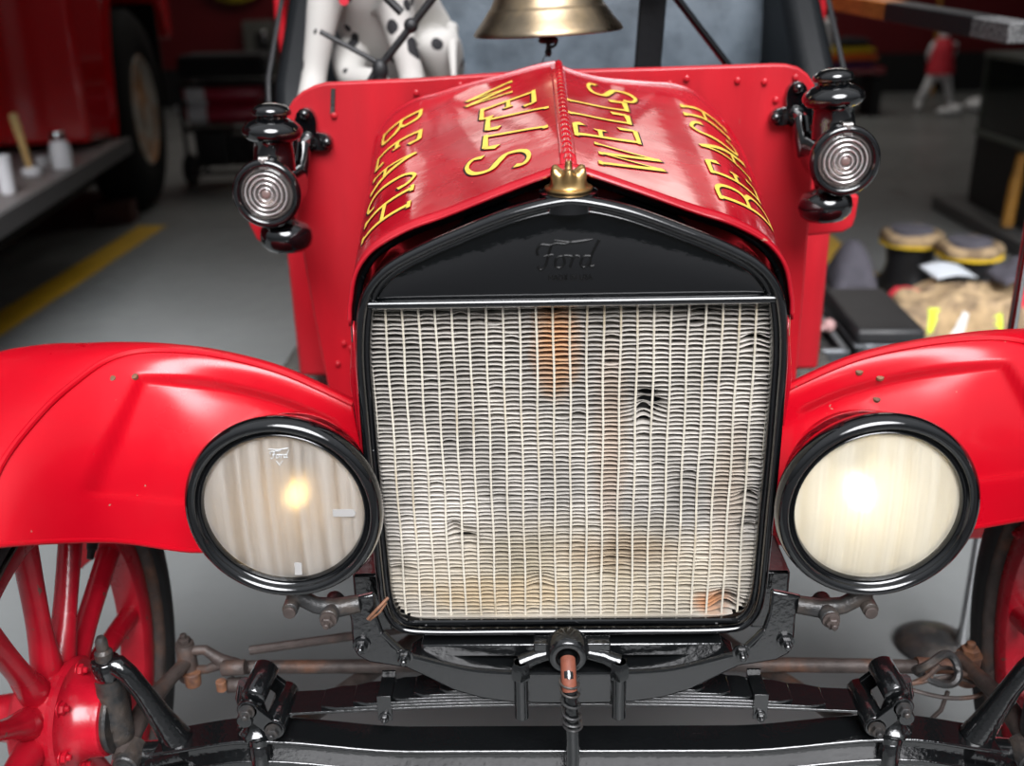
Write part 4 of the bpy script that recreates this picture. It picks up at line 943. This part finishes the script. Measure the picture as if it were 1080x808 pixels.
J = {'pelvis': ((-.33, 1.40, 1.13), .105), 'loin': ((-.36, 1.33, 1.21), .11), 'chest': ((-.395, 1.24, 1.30), .105), 'neckb': ((-.40, 1.20, 1.40), .075), 'neck': ((-.40, 1.17, 1.48), .058), 'head': ((-.40, 1.13, 1.555), .062), 'brow': ((-.40, 1.07, 1.555), .05), 'muz': ((-.40, 1.0, 1.535), .034), 'nose': ((-.40, .965, 1.53), .026),
     'shl': ((-.475, 1.18, 1.33), .048), 'ell': ((-.495, 1.16, 1.235), .034), 'wrl': ((-.515, 1.145, 1.14), .028), 'pal': ((-.52, 1.11, 1.085), .033), 'tol': ((-.52, 1.075, 1.08), .024),
     'shr': ((-.345, 1.18, 1.32), .045), 'elr': ((-.330, 1.16, 1.235), .034), 'wrr': ((-.305, 1.14, 1.14), .028), 'par': ((-.298, 1.11, 1.085), .033), 'tor': ((-.297, 1.075, 1.08), .024),
     'hr': ((-.265, 1.36, 1.14), .075), 'kr': ((-.255, 1.22, 1.20), .055), 'hor': ((-.245, 1.31, 1.09), .03), 'pwr': ((-.25, 1.16, 1.075), .03),
     'hl': ((-.42, 1.37, 1.13), .07), 'kl': ((-.455, 1.24, 1.18), .05), 'hol': ((-.45, 1.20, 1.125), .034), 'pwl': ((-.385, 1.13, 1.125), .03), 'twl': ((-.355, 1.10, 1.12), .024)}
Bn = [('pelvis', 'loin'), ('loin', 'chest'), ('chest', 'neckb'), ('neckb', 'neck'), ('neck', 'head'), ('head', 'brow'), ('brow', 'muz'), ('muz', 'nose'),
      ('chest', 'shl'), ('shl', 'ell'), ('ell', 'wrl'), ('wrl', 'pal'), ('pal', 'tol'), ('chest', 'shr'), ('shr', 'elr'), ('elr', 'wrr'), ('wrr', 'par'), ('par', 'tor'),
      ('pelvis', 'hr'), ('hr', 'kr'), ('kr', 'hor'), ('hor', 'pwr'), ('pelvis', 'hl'), ('hl', 'kl'), ('kl', 'hol'), ('hol', 'pwl'), ('pwl', 'twl')]
dog = skin('dalmatian_dog', J, Bn, 'dog')
tag(dog, 'white black-spotted dog sitting on the car seat behind the hood', 'dog')
for s in (-1, 1):
    mb = MB(); mb.sphere((-.40+s*.062, 1.14, 1.545), (.014, .03, .05), 16, rot=Matrix.Rotation(s*.25, 3, 'Y')); lab(mb.build('ear', 'blackcloth', dog), 'black ear')
    mb = MB(); mb.sphere((-.40+s*.026, 1.03, 1.575), .009, 10); mb.build('eye', 'blackcloth', dog)
mb = MB(); mb.sphere((-.40, .938, 1.535), (.016, .012, .012), 12); mb.build('nose', 'blackcloth', dog)
mb = MB(); mb.tube([(-.40+.082*math.cos(a*PI/20), 1.175-.078*math.sin(a*PI/20)-.0, 1.40-.09*max(0, math.sin(a*PI/20))) for a in range(40)], .006, 8, closed=True); lab(mb.build('collar', 'grime', dog), 'thin dark collar')
mb = MB(); mb.tube([(-.232, 1.36, 1.22), (-.222, 1.24, 1.20), (-.218, 1.18, 1.17), (-.214, 1.14, 1.13)], [.016, .012, .009, .006], 10); mb.build('tail', 'dog', dog)
mb = MB(); mb.lathe([(0, -.002), (.010, -.002), (.010, .002), (0, .002)], (-.428, 1.085, 1.290), (0, 1, .2), 14); lab(mb.build('tag', 'red_cloth', dog), 'small red collar tag')

# ------------------------------------------------------------------ fire truck on the left
TA = -.137   # the truck stands a little askew
TD = Vector((math.sin(TA), math.cos(TA), 0)); TN = Vector((-math.cos(TA), math.sin(TA), 0))  # TN points to the truck's middle (left)
T0 = Vector((-2.03, 2.5, 0))
def tp(l, n, z): return T0+TD*l+TN*n+Vector((0, 0, z))
truck = empty('fire_truck', 'large red fire truck parked at the left with grey running board', 'fire truck', tuple(tp(0, 0, 0)))
TR = Matrix((TN*-1, TD, Vector((0, 0, 1)))).transposed()
mb = MB(); mb.box(tp(.43, .45, .535), (.90, 3.36, .05), TR); rb = mb.build('running_board', 'tread_plate', truck, bevel=.006)
mb = MB(); mb.box(tp(.43, -.012, .525), (.03, 3.36, .085), TR); mb.build('edge_trim', 'board_edge', rb, bevel=.008)
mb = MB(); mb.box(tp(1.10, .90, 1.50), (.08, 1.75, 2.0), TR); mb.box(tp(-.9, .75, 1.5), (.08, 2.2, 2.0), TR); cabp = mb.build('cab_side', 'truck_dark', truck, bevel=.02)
# front fender wraps round the wheel
FP = [(1.72, .60), (2.08, .56), (2.13, .62), (2.17, .84), (2.24, 1.06), (2.36, 1.28), (2.6, 1.45), (3.0, 1.53), (3.4, 1.5), (3.8, 1.3), (4.0, 1.0), (4.12, 1.0), (4.1, 1.5), (3.9, 1.9), (3.0, 2.0), (1.70, 2.0), (1.66, 1.4), (1.64, .60)]
mb = MB(); mb.prism(FP, lambda a, b: tp(a, .06, b), TN*.75); tf = mb.build('front_fender', 'truck_red', truck, bevel=.03, seg=4, smooth=50)
mb = MB(); mb.tube([tp(l, .06, z) for l, z in spline([(2.10, .575), (2.14, .66), (2.18, .85), (2.25, 1.07), (2.37, 1.29), (2.6, 1.46), (3.0, 1.54), (3.4, 1.51), (3.8, 1.31)], 40)], .026, 10); mb.build('fender_flare', 'truck_red', tf)
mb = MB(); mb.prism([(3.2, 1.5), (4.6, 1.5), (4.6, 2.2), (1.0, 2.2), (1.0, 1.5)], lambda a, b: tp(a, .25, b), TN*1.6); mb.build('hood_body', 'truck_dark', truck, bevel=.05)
wc = tp(3.04, .22, .612)
mb = MB(); mb.lathe([(.31, -.11), (.34, -.14), (.44, -.15), (.56, -.135), (.607, -.09), (.612, 0), (.607, .09), (.56, .135), (.44, .15), (.34, .14), (.31, .11)], wc, TN, 72, close=True); tw = mb.build('wheel', 'truck_rubber', truck, smooth=50); lab(tw, 'big black truck tyre')
mb = MB(); mb.lathe([(.31, -.12), (.34, -.135), (.33, -.145), (.29, -.12), (.26, -.05), (.16, -.02), (.15, -.08), (.12, -.12), (.06, -.13), (0, -.13)], wc, TN, 56); trm = lab(mb.build('wheel_rim', 'rimgrey', tw, smooth=45), 'grey steel rim with brown rust')
mb = MB()
for k in range(8):
    a = 2*PI*k/8; q = wc-TN*-.0+TD*(.205*math.cos(a))+Vector((0, 0, .205*math.sin(a))); mb.cyl(q+TN*.0, q-TN*.05, .018, .016, 8)
mb.build('wheel_nut', 'steel', trm)
mb = MB(); mb.box(tp(3.0, .62, 1.05), (.04, 1.75, 1.1), TR); mb.box(tp(3.86, .36, 1.05), (.5, .04, 1.0), TR); mb.build('wheel_well', 'dark', truck)
mb = MB(); mb.box(tp(1.2, 1.0, .36), (1.4, 5.4, .22), TR); mb.build('chassis', 'dark', truck, bevel=.02)
mb = MB(); mb.tube([tp(.9, .80, .72), tp(1.05, .78, .76), tp(1.3, .8, .78)], .022, 10); mb.sphere(tp(1.02, .78, .75), .035, 12); mb.build('step_light', 'chrome', truck)

# things standing on the running board
def onb(l, n): return tp(l, n, .561)
c = Vector((-2.30, 3.42, .561))
mal = empty('wooden_handled_mallet', 'mallet with pale wooden handle standing on the truck running board', 'mallet', tuple(c))
mb = MB(); mb.lathe([(0, 0), (.036, 0), (.042, .010), (.042, .028), (.03, .036), (0, .038)], c, (0, 0, 1), 24); lab(mb.build('mallet_head', 'white', mal), 'white head')
mb = MB(); mb.lathe([(.014, .03), (.016, .08), (.018, .16), (.021, .22), (.020, .26), (.015, .272), (0, .275)], c, (-.16, .05, 1), 20); lab(mb.build('mallet_handle', 'pale_wood', mal), 'pale wooden handle')
c = Vector((-2.24, 3.60, .561))
jug = empty('silver_canister', 'silver canister with lid, right of the wooden mallet on the running board', 'canister', tuple(c))
mb = MB(); mb.lathe([(0, 0), (.044, 0), (.047, .01), (.047, .09), (.04, .115), (.032, .125), (0, .127)], c, (0, 0, 1), 32); mb.build('body', 'white', jug)
mb = MB(); mb.lathe([(.030, .123), (.033, .127), (.033, .160), (.028, .168), (0, .169)], c, (0, 0, 1), 28); lab(mb.build('lid', 'chrome', jug), 'metal lid')
c = Vector((-2.195, 2.98, .561))
cup = empty('white_tumbler', 'white tumbler at the left end of the running board', 'tumbler', tuple(c))
mb = MB(); mb.lathe([(0, .002), (.026, 0), (.029, .004), (.032, .15), (.030, .15), (.027, .01), (0, .012)], c, (0, 0, 1), 28); mb.build('body', 'white', cup)
mb = MB(); mb.lathe([(.0325, .140), (.034, .143), (.034, .152), (.029, .152), (.029, .14)], c, (0, 0, 1), 28, close=True); mb.build('rim', 'white', cup)
c = Vector((-2.36, 3.66, .561))
tag(MB().lathe([(0, 0), (.022, 0), (.030, .02), (.032, .045), (.029, .045), (.02, .012), (0, .01)], c, (0, 0, 1), 20).build('small_bowl', 'white'), 'small white bowl behind the mallet on the running board', 'bowl')
mb = MB(); mb.box((-2.62, 5.02, .065), (.22, .16, .13), rotz(.1)); tag(mb.build('wheel_chock', 'brick', None, bevel=.012), 'brown block on the floor against the fire truck wheel', 'wheel chock')

# ------------------------------------------------------------------ portable pump unit behind the truck
P0 = Vector((-2.22, 6.35, 0))
gen = empty('portable_pump', 'dark wheeled pump unit with red tanks beside the truck wheel', 'pump', tuple(P0))
mb = MB()
for sx_ in (-.30, .30):
    for sy_ in (-.2, .2): mb.tube([P0+Vector((sx_, sy_, .05)), P0+Vector((sx_, sy_, .70))], .016, 8)
for z in (.10, .40, .70):
    for sy_ in (-.2, .2): mb.tube([P0+Vector((-.30, sy_, z)), P0+Vector((.30, sy_, z))], .016, 8)
    for sx_ in (-.30, .30): mb.tube([P0+Vector((sx_, -.2, z)), P0+Vector((sx_, .2, z))], .016, 8)
mb.build('frame', 'plinth', gen)
for z, ln in ((.64, .30), (.50, .26)):
    mb = MB(); c = P0+Vector((-.30, -.1, z)); mb.lathe([(0, 0), (.05, .002), (.068, .03), (.07, .06), (.07, .50), (.05, .55), (0, .56)], c, (1, 0, 0), 28); tk = lab(mb.build('tank', 'dim_red', gen), 'red tank')
    mb = MB(); mb.lathe([(.0705, .03), (.072, .035), (.072, .16), (.0705, .165)], c, (1, 0, 0), 28); lab(mb.build('tank_band', 'white', tk), 'white band')
mb = MB(); mb.lathe([(0, 0), (.03, 0), (.036, .015), (.03, .05), (0, .055)], P0+Vector((-.36, -.15, .53)), (1, 0, 0), 16); lab(mb.build('cap', 'white', gen), 'white cap')
mb = MB(); mb.box(P0+Vector((-.13, -.05, .27)), (.22, .28, .26)); mb.lathe([(0, 0), (.08, 0), (.085, .02), (.07, .05), (.02, .06), (0, .06)], P0+Vector((.16, -.12, .26)), (0, -1, 0), 24); mb.box(P0+Vector((.1, .05, .24)), (.26, .2, .2)); mb.build('engine', 'case', gen, bevel=.02)
mb = MB(); mb.box(P0+Vector((0, 0, .82)), (.62, .36, .16)); mb.build('cover', 'blackcloth', gen, bevel=.05, seg=4)
for sx_ in (-.32, .32):
    mb = MB(); mb.lathe([(.03, -.03), (.09, -.035), (.11, -.02), (.112, 0), (.11, .02), (.09, .035), (.03, .03)], P0+Vector((sx_, -.1, .112)), (1, 0, 0), 32, close=True); mb.build('wheel', 'rubber', gen)

# ------------------------------------------------------------------ on the far wall
c = Vector((-3.50, 11.36, 1.55))
hs = MB()
for k in range(5): hs.tube([c+Vector((math.cos(2*PI*i/48)*(.46-.045*k), -.03*(k % 2), math.sin(2*PI*i/48)*(.46-.045*k))) for i in range(48)], .03, 8, closed=True)
hcoil = tag(hs.build('hose_coil', 'hose'), 'yellow hose coil hung on the dark red far wall', 'hose'); hcoil.location = (0, .03, .10)
eb = empty('electrical_box', 'grey electrical box mounted on the far red wall', 'electrical box', (-3.27, 11.42, .66))
mb = MB(); mb.box((-3.27, 11.42, .66), (.36, .16, .62)); mb.build('housing', 'box_grey', eb, bevel=.015)
mb = MB(); mb.box((-3.22, 11.33, .64), (.16, .03, .40)); lab(mb.build('panel', 'kick', eb, bevel=.008), 'dark front panel')
mb = MB(); mb.sphere((-3.19, 11.31, .80), (.03, .02, .07), 12); mb.build('switch', 'chrome', eb)

# shelf of folded garments and towel at the right back
shx, shy = 2.98, 9.4
sh = empty('display_bench', 'low dark red bench along the back wall carrying folded garments', 'bench', (shx, shy, 0))
mb = MB(); mb.box((shx-.05, shy+.1, .435), (.8, .5, .06)); mb.build('bench_top', 'truck_dark', sh, bevel=.01)
for x_ in (-.40, .30):
    mb = MB(); mb.box((shx+x_, shy+.1, .2), (.08, .46, .40)); mb.build('leg', 'kick', sh)
def fold(z, w, m, label):
    def f(u, v):
        x = shx+.02+(u-.5)*w+(.02 if m == 'orange' else 0); y = shy+(v-.5)*.30
        e = min(1, 6*min(u, 1-u))*min(1, 6*min(v, 1-v)); return (x, y, z+.030*e+.006*math.sin(9*u+z*40)*e)
    mb = MB(); mb.grid(f, 24, 12); mb.grid(lambda u, v: (shx+.02+(u-.5)*w+(.02 if m == 'orange' else 0), shy+(v-.5)*.30, z-.022), 1, 1)
    vs = []
    tag(mb.build('folded_garment', m, None, smooth=60, solid=.01), label, 'garment', 'folded garments on the bench')
fold(.495, .46, 'purple', 'purple folded garment at the bottom of the bench stack')
mb = None
fold(.565, .46, 'orange', 'orange folded garment in the bench stack')
fold(.635, .42, 'yelcloth', 'yellow folded garment above the orange one')
fold(.705, .36, 'blackcloth', 'black folded garment on top of the bench stack')
c = Vector((2.55, 8.75, 0))
ts = empty('towel_stand', 'white towel hung on a slim stand left of the folded garments', 'towel stand', tuple(c))
mb = MB(); mb.cyl(c+Vector((0, 0, 0)), c+Vector((0, 0, .95)), .015); mb.lathe([(0, 0), (.14, 0), (.14, .015), (.02, .03), (0, .03)], c, (0, 0, 1), 24); mb.tube([c+Vector((-.13, 0, .94)), c+Vector((.13, 0, .94))], .012, 8); mb.build('stand', 'plinth', ts)
mb = MB(); mb.grid(lambda u, v: c+Vector(((u-.5)*.20, -.022+.012*math.sin(u*14), .95-.50*v)), 20, 10); lab(mb.build('towel', 'white', ts, solid=.012), 'white hanging towel')

# small figure with white trousers
F0 = Vector((4.02, 9.7, 0))
fig = empty('small_figure', 'small figure in red top and white trousers standing by the red wall', 'figure', tuple(F0))
Jf = {'p': (F0+Vector((0, 0, .40)), .085), 'w': (F0+Vector((0, 0, .50)), .085), 'c': (F0+Vector((0, 0, .60)), .095), 'n': (F0+Vector((0, 0, .70)), .035), 'h': (F0+Vector((0, -.01, .76)), .06), 'h2': (F0+Vector((0, -.01, .83)), .05),
      'lh': (F0+Vector((-.06, 0, .36)), .06), 'lk': (F0+Vector((-.13, -.01, .20)), .045), 'la': (F0+Vector((-.19, 0, .06)), .033), 'lt': (F0+Vector((-.20, -.09, .03)), .028),
      'rh': (F0+Vector((.06, 0, .36)), .06), 'rk': (F0+Vector((.10, -.01, .20)), .045), 'ra': (F0+Vector((.14, 0, .06)), .033), 'rt': (F0+Vector((.15, -.09, .03)), .028),
      'ls': (F0+Vector((-.10, 0, .63)), .04), 'le': (F0+Vector((-.12, .03, .53)), .03), 'lw': (F0+Vector((-.08, .08, .46)), .022), 'rs': (F0+Vector((.10, 0, .63)), .04), 're': (F0+Vector((.12, .03, .53)), .03), 'rw': (F0+Vector((.08, .08, .46)), .022)}
Bf = [('p', 'w'), ('w', 'c'), ('c', 'n'), ('n', 'h'), ('h', 'h2'), ('p', 'lh'), ('lh', 'lk'), ('lk', 'la'), ('la', 'lt'), ('p', 'rh'), ('rh', 'rk'), ('rk', 'ra'), ('ra', 'rt'), ('c', 'ls'), ('ls', 'le'), ('le', 'lw'), ('c', 'rs'), ('rs', 're'), ('re', 'rw')]
fb = skin('body', Jf, Bf, 'white', fig)
mb = MB(); mb.lathe([(.128, .36), (.125, .42), (.11, .52), (.108, .60), (.09, .66), (.045, .70), (.04, .705)], F0, (0, 0, 1), 28)
lab(mb.build('top', 'red_cloth', fig, solid=.006), 'faded red top')
mb = MB(); mb.sphere(F0+Vector((0, -.005, .81)), (.072, .072, .06), 20); lab(mb.build('hat', 'box_grey', fig), 'grey cap')
mb = MB()
for k in range(40):
    pass
mb.sphere(F0+Vector((.36, -.25, .075)), (.17, .12, .075), 20); mb.sphere(F0+Vector((.42, -.22, .15)), (.06, .05, .04), 12)
tag(mb.build('white_bag', 'white'), 'crumpled white bag on the floor right of the small figure', 'bag')
mb = MB(); mb.sphere(F0+Vector((-.02, -.42, .04)), (.13, .07, .04), 16); mb.sphere(F0+Vector((.06, -.42, .06)), (.05, .05, .045), 12)
tag(mb.build('white_shoe', 'white'), 'white shoe on the floor in front of the small figure', 'shoe')
mb = MB(); mb.cyl((4.52, 11.2, 0), (4.52, 11.36, 1.7), .022, None, 10); tag(mb.build('wooden_pole', 'amber'), 'thin brown pole leaning on the back wall right of the small figure', 'pole')

# ------------------------------------------------------------------ glass display cabinet at the right
K0 = Vector((2.86, 4.35, 0))
cb = empty('display_cabinet', 'glass display cabinet on a black base at the right edge', 'cabinet', (K0.x, K0.y, .08))
kw, kd = .86, .9
mb = MB(); mb.box(K0+Vector((.05, -.25, .04)), (kw+.35, kd+.9, .08)); tag(mb.build('low_platform', 'board_edge', None, bevel=.01), 'low dark grey platform under the glass cabinet', 'platform')
mb = MB(); mb.box(K0+Vector((0, 0, .27)), (kw, kd, .38)); mb.build('base', 'plinth', cb, bevel=.01)
mb = MB(); mb.box(K0+Vector((0, 0, .475)), (kw+.02, kd+.02, .03)); mb.box(K0+Vector((0, 0, .89)), (kw+.02, kd+.02, .03))
for x_ in (-1, 1):
    for y_ in (-1, 1): mb.box(K0+Vector((x_*(kw/2-.01), y_*(kd/2-.01), .68)), (.025, .025, .42))
mb.build('frame', 'cab_frame', cb, bevel=.003)
for x_ in (-1, 1):
    mb = MB(); mb.box(K0+Vector((x_*kw/2, 0, .68)), (.006, kd-.03, .39)); mb.build('glass_pane', 'pane', cb)
    mb = MB(); mb.box(K0+Vector((0, x_*kd/2, .68)), (kw-.03, .006, .39)); mb.build('glass_pane', 'pane', cb)
mb = MB(); mb.box(K0+Vector((0, kd/2-.03, .68)), (kw-.06, .01, .38)); mb.box(K0+Vector((0, 0, .492)), (kw-.06, kd-.06, .004)); mb.build('inner_panel', 'cab_inner', cb)
mb = MB(); mb.box(K0+Vector((0, 0, .68)), (kw-.04, kd-.04, .008)); mb.build('shelf', 'pane', cb)
def jar(x, y, z, r, h, m, label):
    c = K0+Vector((x, y, z)); t = MB().lathe([(0, 0), (r*.9, 0), (r, .01), (r, h*.7), (r*.6, h*.85), (r*.6, h), (0, h)], c, (0, 0, 1), 20).build('jar', m); tag(t, label, 'jar', 'jars in the display cabinet'); return t
jar(-.30, -.25, .686, .05, .13, 'teal', 'pale green jar on the cabinet glass shelf near its left corner')
jar(-.31, -.05, .686, .045, .11, 'teal', 'pale green jar behind the front jar on the cabinet shelf')
jar(-.30, -.30, .497, .055, .14, 'teal', 'pale green jar at the bottom of the glass cabinet, front left')
jar(-.28, .05, .497, .05, .15, 'white', 'white jar at the bottom of the glass cabinet')
mb = MB(); mb.box(K0+Vector((-.10, -.02, .84)), (.40, .12, .03), rotz(-.5)); tag(mb.build('folded_paper', 'paper', None, bevel=.004), 'pale folded paper high inside the glass cabinet', 'paper')
bpy.data.objects['folded_paper'].location.z = -.138
mb = MB(); mb.box(K0+Vector((-.08, -.1, .965)), (.2, .16, .12)); mb.box(K0+Vector((-.08, -.1, .915)), (.22, .18, .02)); tag(mb.build('red_box', 'red_cloth', None, bevel=.015), 'small red box on top of the glass cabinet', 'box')
mb = MB(); mb.tube([K0+Vector((-.36, -.62, .10)), K0+Vector((-.30, -.62, .22)), K0+Vector((-.26, -.58, .42)), K0+Vector((-.24, -.52, .46))], [.04, .035, .03, .02], 10); tag(mb.build('wooden_post', 'amber'), 'amber wooden post standing in front of the cabinet at the right edge', 'post')
mb = MB(); mb.lathe([(0, 0), (.045, 0), (.05, .01), (.04, .06), (.02, .08), (0, .082)], K0+Vector((-.22, -.67, .08)), (0, 0, 1), 20); tag(mb.build('white_bottle', 'white'), 'white bottle beside the amber post on the low platform', 'bottle')
mb = MB(); mb.tube([K0+Vector((-.52, -.30, .10)), K0+Vector((-.50, -.27, .3)), K0+Vector((-.475, -.25, .46))], [.03, .03, .022], 10); tag(mb.build('wooden_post', 'amber'), 'amber wooden post leaning on the dark side of the cabinet base', 'post')

# ------------------------------------------------------------------ turnout gear, boots, cases
def boot(x, y, a, name, label):
    b = empty(name, label, 'boot', (x, y, 0), 'fire boots beside the turnout gear')
    c = Vector((x, y, 0)); R = rotz(a)
    mb = MB(); n = 28; vs = []; fs = []
    prof = [(.0, .10, .17, -.05), (.03, .105, .18, -.05), (.07, .10, .16, -.035), (.11, .092, .12, -.01), (.17, .09, .10, 0), (.27, .105, .11, 0)]
    for z, rx, ry, oy in prof:
        for i in range(n):
            t = 2*PI*i/n; vs.append(c+R@Vector((rx*math.cos(t), oy+ry*math.sin(t), z)))
    for j in range(len(prof)-1):
        for i in range(n): fs.append((j*n+i, j*n+(i+1) % n, (j+1)*n+(i+1) % n, (j+1)*n+i))
    fs.append(tuple(range(n)))
    mb.add(vs, fs); mb.build('boot_shaft', 'case', b, smooth=50)
    mb = MB(); mb.lathe([(.098, .0), (.118, .0), (.128, .015), (.128, .035), (.118, .05), (.100, .05), (.094, .03)], c+Vector((0, 0, .255)), (0, 0, 1), 36, close=True, mod=lambda r, h, a_, j: (r*(1+.05*math.sin(5*a_)), h+.006*math.sin(3*a_))); lab(mb.build('boot_cuff', 'tan', b), 'tan rolled cuff')
    mb = MB(); mb.lathe([(.119, .0), (.1295, .002), (.1295, .012), (.119, .014)], c+Vector((0, 0, .25)), (0, 0, 1), 36, close=True); lab(mb.build('cuff_trim', 'yelcloth', b), 'yellow trim')
    mb = MB(); mb.lathe([(.05, 0), (.09, .03), (.085, .06), (.06, .065)], c+Vector((0, .01, .255)), (0, 0, 1), 20); mb.build('lining', 'grey_cloth', b)
boot(1.535, 3.14, 3.3, 'fire_boot', 'black fire boot with tan cuff, the one farther from the car')
boot(1.69, 2.92, 2.2, 'fire_boot', 'black fire boot with tan cuff standing nearer, just behind the tan coat')
def cloth_blob(fn, nu, nv, name, m, label, cat, **k):
    mb = MB(); mb.grid(fn, nu, nv); o = mb.build(name, m, None, smooth=80, solid=.012); tag(o, label, cat, **k); return o
rn = random.Random(5)
def nz2(x, y): return math.sin(x*17+1.3*math.sin(y*11))*.5+math.sin(y*23+2*math.sin(x*9)+.7)*.35+math.sin((x+y)*37)*.15
# grey trousers folded beside the boots
cloth_blob(lambda u, v: Vector((1.20+.19*u, 3.02+.26*v, .018+.245*math.sin(PI*min(max(u, .02), .98))**.5*math.sin(PI*min(max(v, .02), .98))**.5)), 20, 20, 'folded_trousers', 'grey_cloth', 'dark grey folded trousers standing left of the boots', 'trousers')
coat = empty('turnout_coat', 'tan turnout coat lying rumpled on the floor with red and lime trim', 'coat', (1.55, 2.72, 0))
def coatf(u, v):
    x = 1.20+.72*u+.10*(v-.5)*(1-u); y = 2.36+.40*v+.02*u
    e = sstep(0, .16, u)*sstep(0, .16, 1-u)*sstep(0, .16, v)*sstep(0, .2, 1-v)
    return Vector((x+.02*nz2(v*1.3, u), y+.02*nz2(u, v), .012+e*(.15+.030*nz2(u*1.1, v*.9)+.05*math.sin(PI*u))))
mb = MB(); mb.grid(coatf, 60, 50); mb.build('coat_body', 'tan', coat, smooth=80, solid=.012)
def strip(path, w, m, name, label, lift=.012):
    mb = MB(); n = 24
    def f(a, b):
        u, v = cr(path, (len(path)-1)*a); du = cr(path, min((len(path)-1)*a+.05, len(path)-1)); dd = cr(path, max((len(path)-1)*a-.05, 0))
        t = Vector((du[0]-dd[0], du[1]-dd[1])).normalized(); q = coatf(u-t.y*w*(b-.5), v+t.x*w*(b-.5)); q.z += lift; return q
    mb.grid(f, n, 6); lab(mb.build(name, m, coat, smooth=80, solid=.004), label)
strip([(.13, .90), (.16, .72), (.18, .58)], .10, 'red_cloth', 'cuff_trim', 'red trim')
strip([(.72, .03), (.74, .12), (.75, .30)], .09, 'red_cloth', 'cuff_trim', 'red trim')
strip([(.24, .10), (.36, .06), (.50, .055), (.60, .06)], .085, 'lime', 'reflective_band', 'lime reflective band', .014)
strip([(.34, .065), (.39, .06), (.44, .057)], .075, 'silver_tape', 'reflective_tape', 'silver reflective tape', .02)
strip([(.36, .66), (.46, .62), (.56, .62)], .06, 'blackcloth', 'name_patch', 'black patch', .014)
strip([(.62, .72), (.74, .60), (.80, .45)], .02, 'grey_cloth', 'zip', 'dark zip', .014)
cloth_blob(lambda u, v: Vector((1.66+.22*u, 2.50+.20*v, .24+.085*(1-abs(2*u-1))*(1-.4*v)+.01*nz2(u, v))), 16, 16, 'grey_hood_cloth', 'grey_cloth', 'grey peaked cloth lying on the right of the tan coat', 'cloth')
mb = MB(); mb.grid(lambda u, v: Vector((1.45+.15*u-.03*v, 2.60+.12*v, .245+.015*math.sin(3*u)+.02*v)), 8, 8); tag(mb.build('paper_sheet', 'paper', None, solid=.003), 'white paper sheet lying at the top of the tan coat', 'paper')

# black equipment case
CC = Vector((1.035, 2.06, 0)); CR = rotz(-.03)
case = empty('equipment_case', 'black lidded equipment case on the floor behind the right fender', 'case', tuple(CC))
mb = MB(); mb.box(CC+Vector((0, 0, .125)), (.20, .45, .25), CR); mb.build('case_body', 'case', case, bevel=.012)
mb = MB(); mb.box(CC+Vector((0, 0, .285)), (.21, .46, .05), CR); ld = mb.build('case_lid', 'case', case, bevel=.014)
mb = MB(); mb.box(CC+Vector((0, 0, .257)), (.216, .466, .008), CR); mb.build('rim_band', 'case_edge', case, bevel=.002)
for x_ in (-.06, .06):
    mb = MB(); mb.box(CC+CR@Vector((x_, -.232, .24)), (.035, .014, .05), CR); lab(mb.build('latch', 'case_edge', case, bevel=.004), 'grey metal latch')
mb = MB(); mb.tube([CC+CR@Vector((-.05, -.225, .16)), CC+CR@Vector((-.045, -.25, .165)), CC+CR@Vector((.045, -.25, .165)), CC+CR@Vector((.05, -.225, .16))], .009, 8); mb.build('handle', 'case', case)
BC = Vector((.775, 2.03, 0)); BR = Matrix.Rotation(-.03, 3, 'Z') @ Matrix.Rotation(.0, 3, 'Y')
box2 = empty('tool_crate', 'open dark grey tool crate squeezed between the case and the firewall', 'tool crate', tuple(BC))
mb = MB()
for (cx_, cy_, sx__, sy__) in ((-.11, 0, .012, .50), (.11, 0, .012, .50), (0, -.245, .22, .012), (0, .245, .22, .012)): mb.box(BC+BR@Vector((cx_, cy_, .13)), (sx__, sy__, .26), BR)
mb.box(BC+Vector((0, 0, .012)), (.22, .49, .02), BR); mb.build('crate_body', 'case_inner', box2, bevel=.004)
mb = MB()
for (cx_, cy_, sx__, sy__) in ((-.11, 0, .02, .52), (.11, 0, .02, .52), (0, -.25, .24, .02), (0, .25, .24, .02)): mb.box(BC+BR@Vector((cx_, cy_, .262)), (sx__, sy__, .014), BR)
lab(mb.build('crate_rim', 'case_edge', box2, bevel=.003), 'pale metal rim')
mb = MB(); mb.box(BC+BR@Vector((0, .0, .235)), (.2, .46, .01), BR); mb.build('crate_insert', 'case', box2)
t2 = empty('round_ended_tool', 'slim tool with pink round end lying across the tool crate', 'tool', tuple(BC+Vector((.03, -.03, .27))))
a = Vector((.745, 1.84, .279)); b = Vector((.865, 1.93, .293))
mb = MB(); mb.cyl(a, b, .006, .007, 10); mb.build('shaft', 'pink', t2)
mb = MB(); mb.sphere(b, .022, 16); lab(mb.build('round_end', 'pink', t2), 'dusty pink round end')

# ------------------------------------------------------------------ stanchion on the right
Sx, Sy = .80, .655
stn = empty('chrome_stanchion', 'slim chrome stanchion with dark domed base beside the right front wheel', 'stanchion', (Sx, Sy, 0))
mb = MB(); mb.lathe([(0, .0), (.075, 0), (.08, .004), (.078, .012), (.06, .024), (.035, .034), (.014, .040), (0, .041)], (Sx-.02, Sy+.02, 0), (0, 0, 1), 44); lab(mb.build('stanchion_base', 'grime', stn, smooth=50), 'dark domed base')
mb = MB(); mb.lathe([(0, .0), (.010, .0), (.0125, .012), (.012, .03), (.0085, .06), (.0085, .96), (.011, .965), (.011, .985), (0, .99)], (Sx+.02, Sy-.01, .012), (0, 0, 1), 20); mb.build('pole', 'chrome', stn, smooth=45)
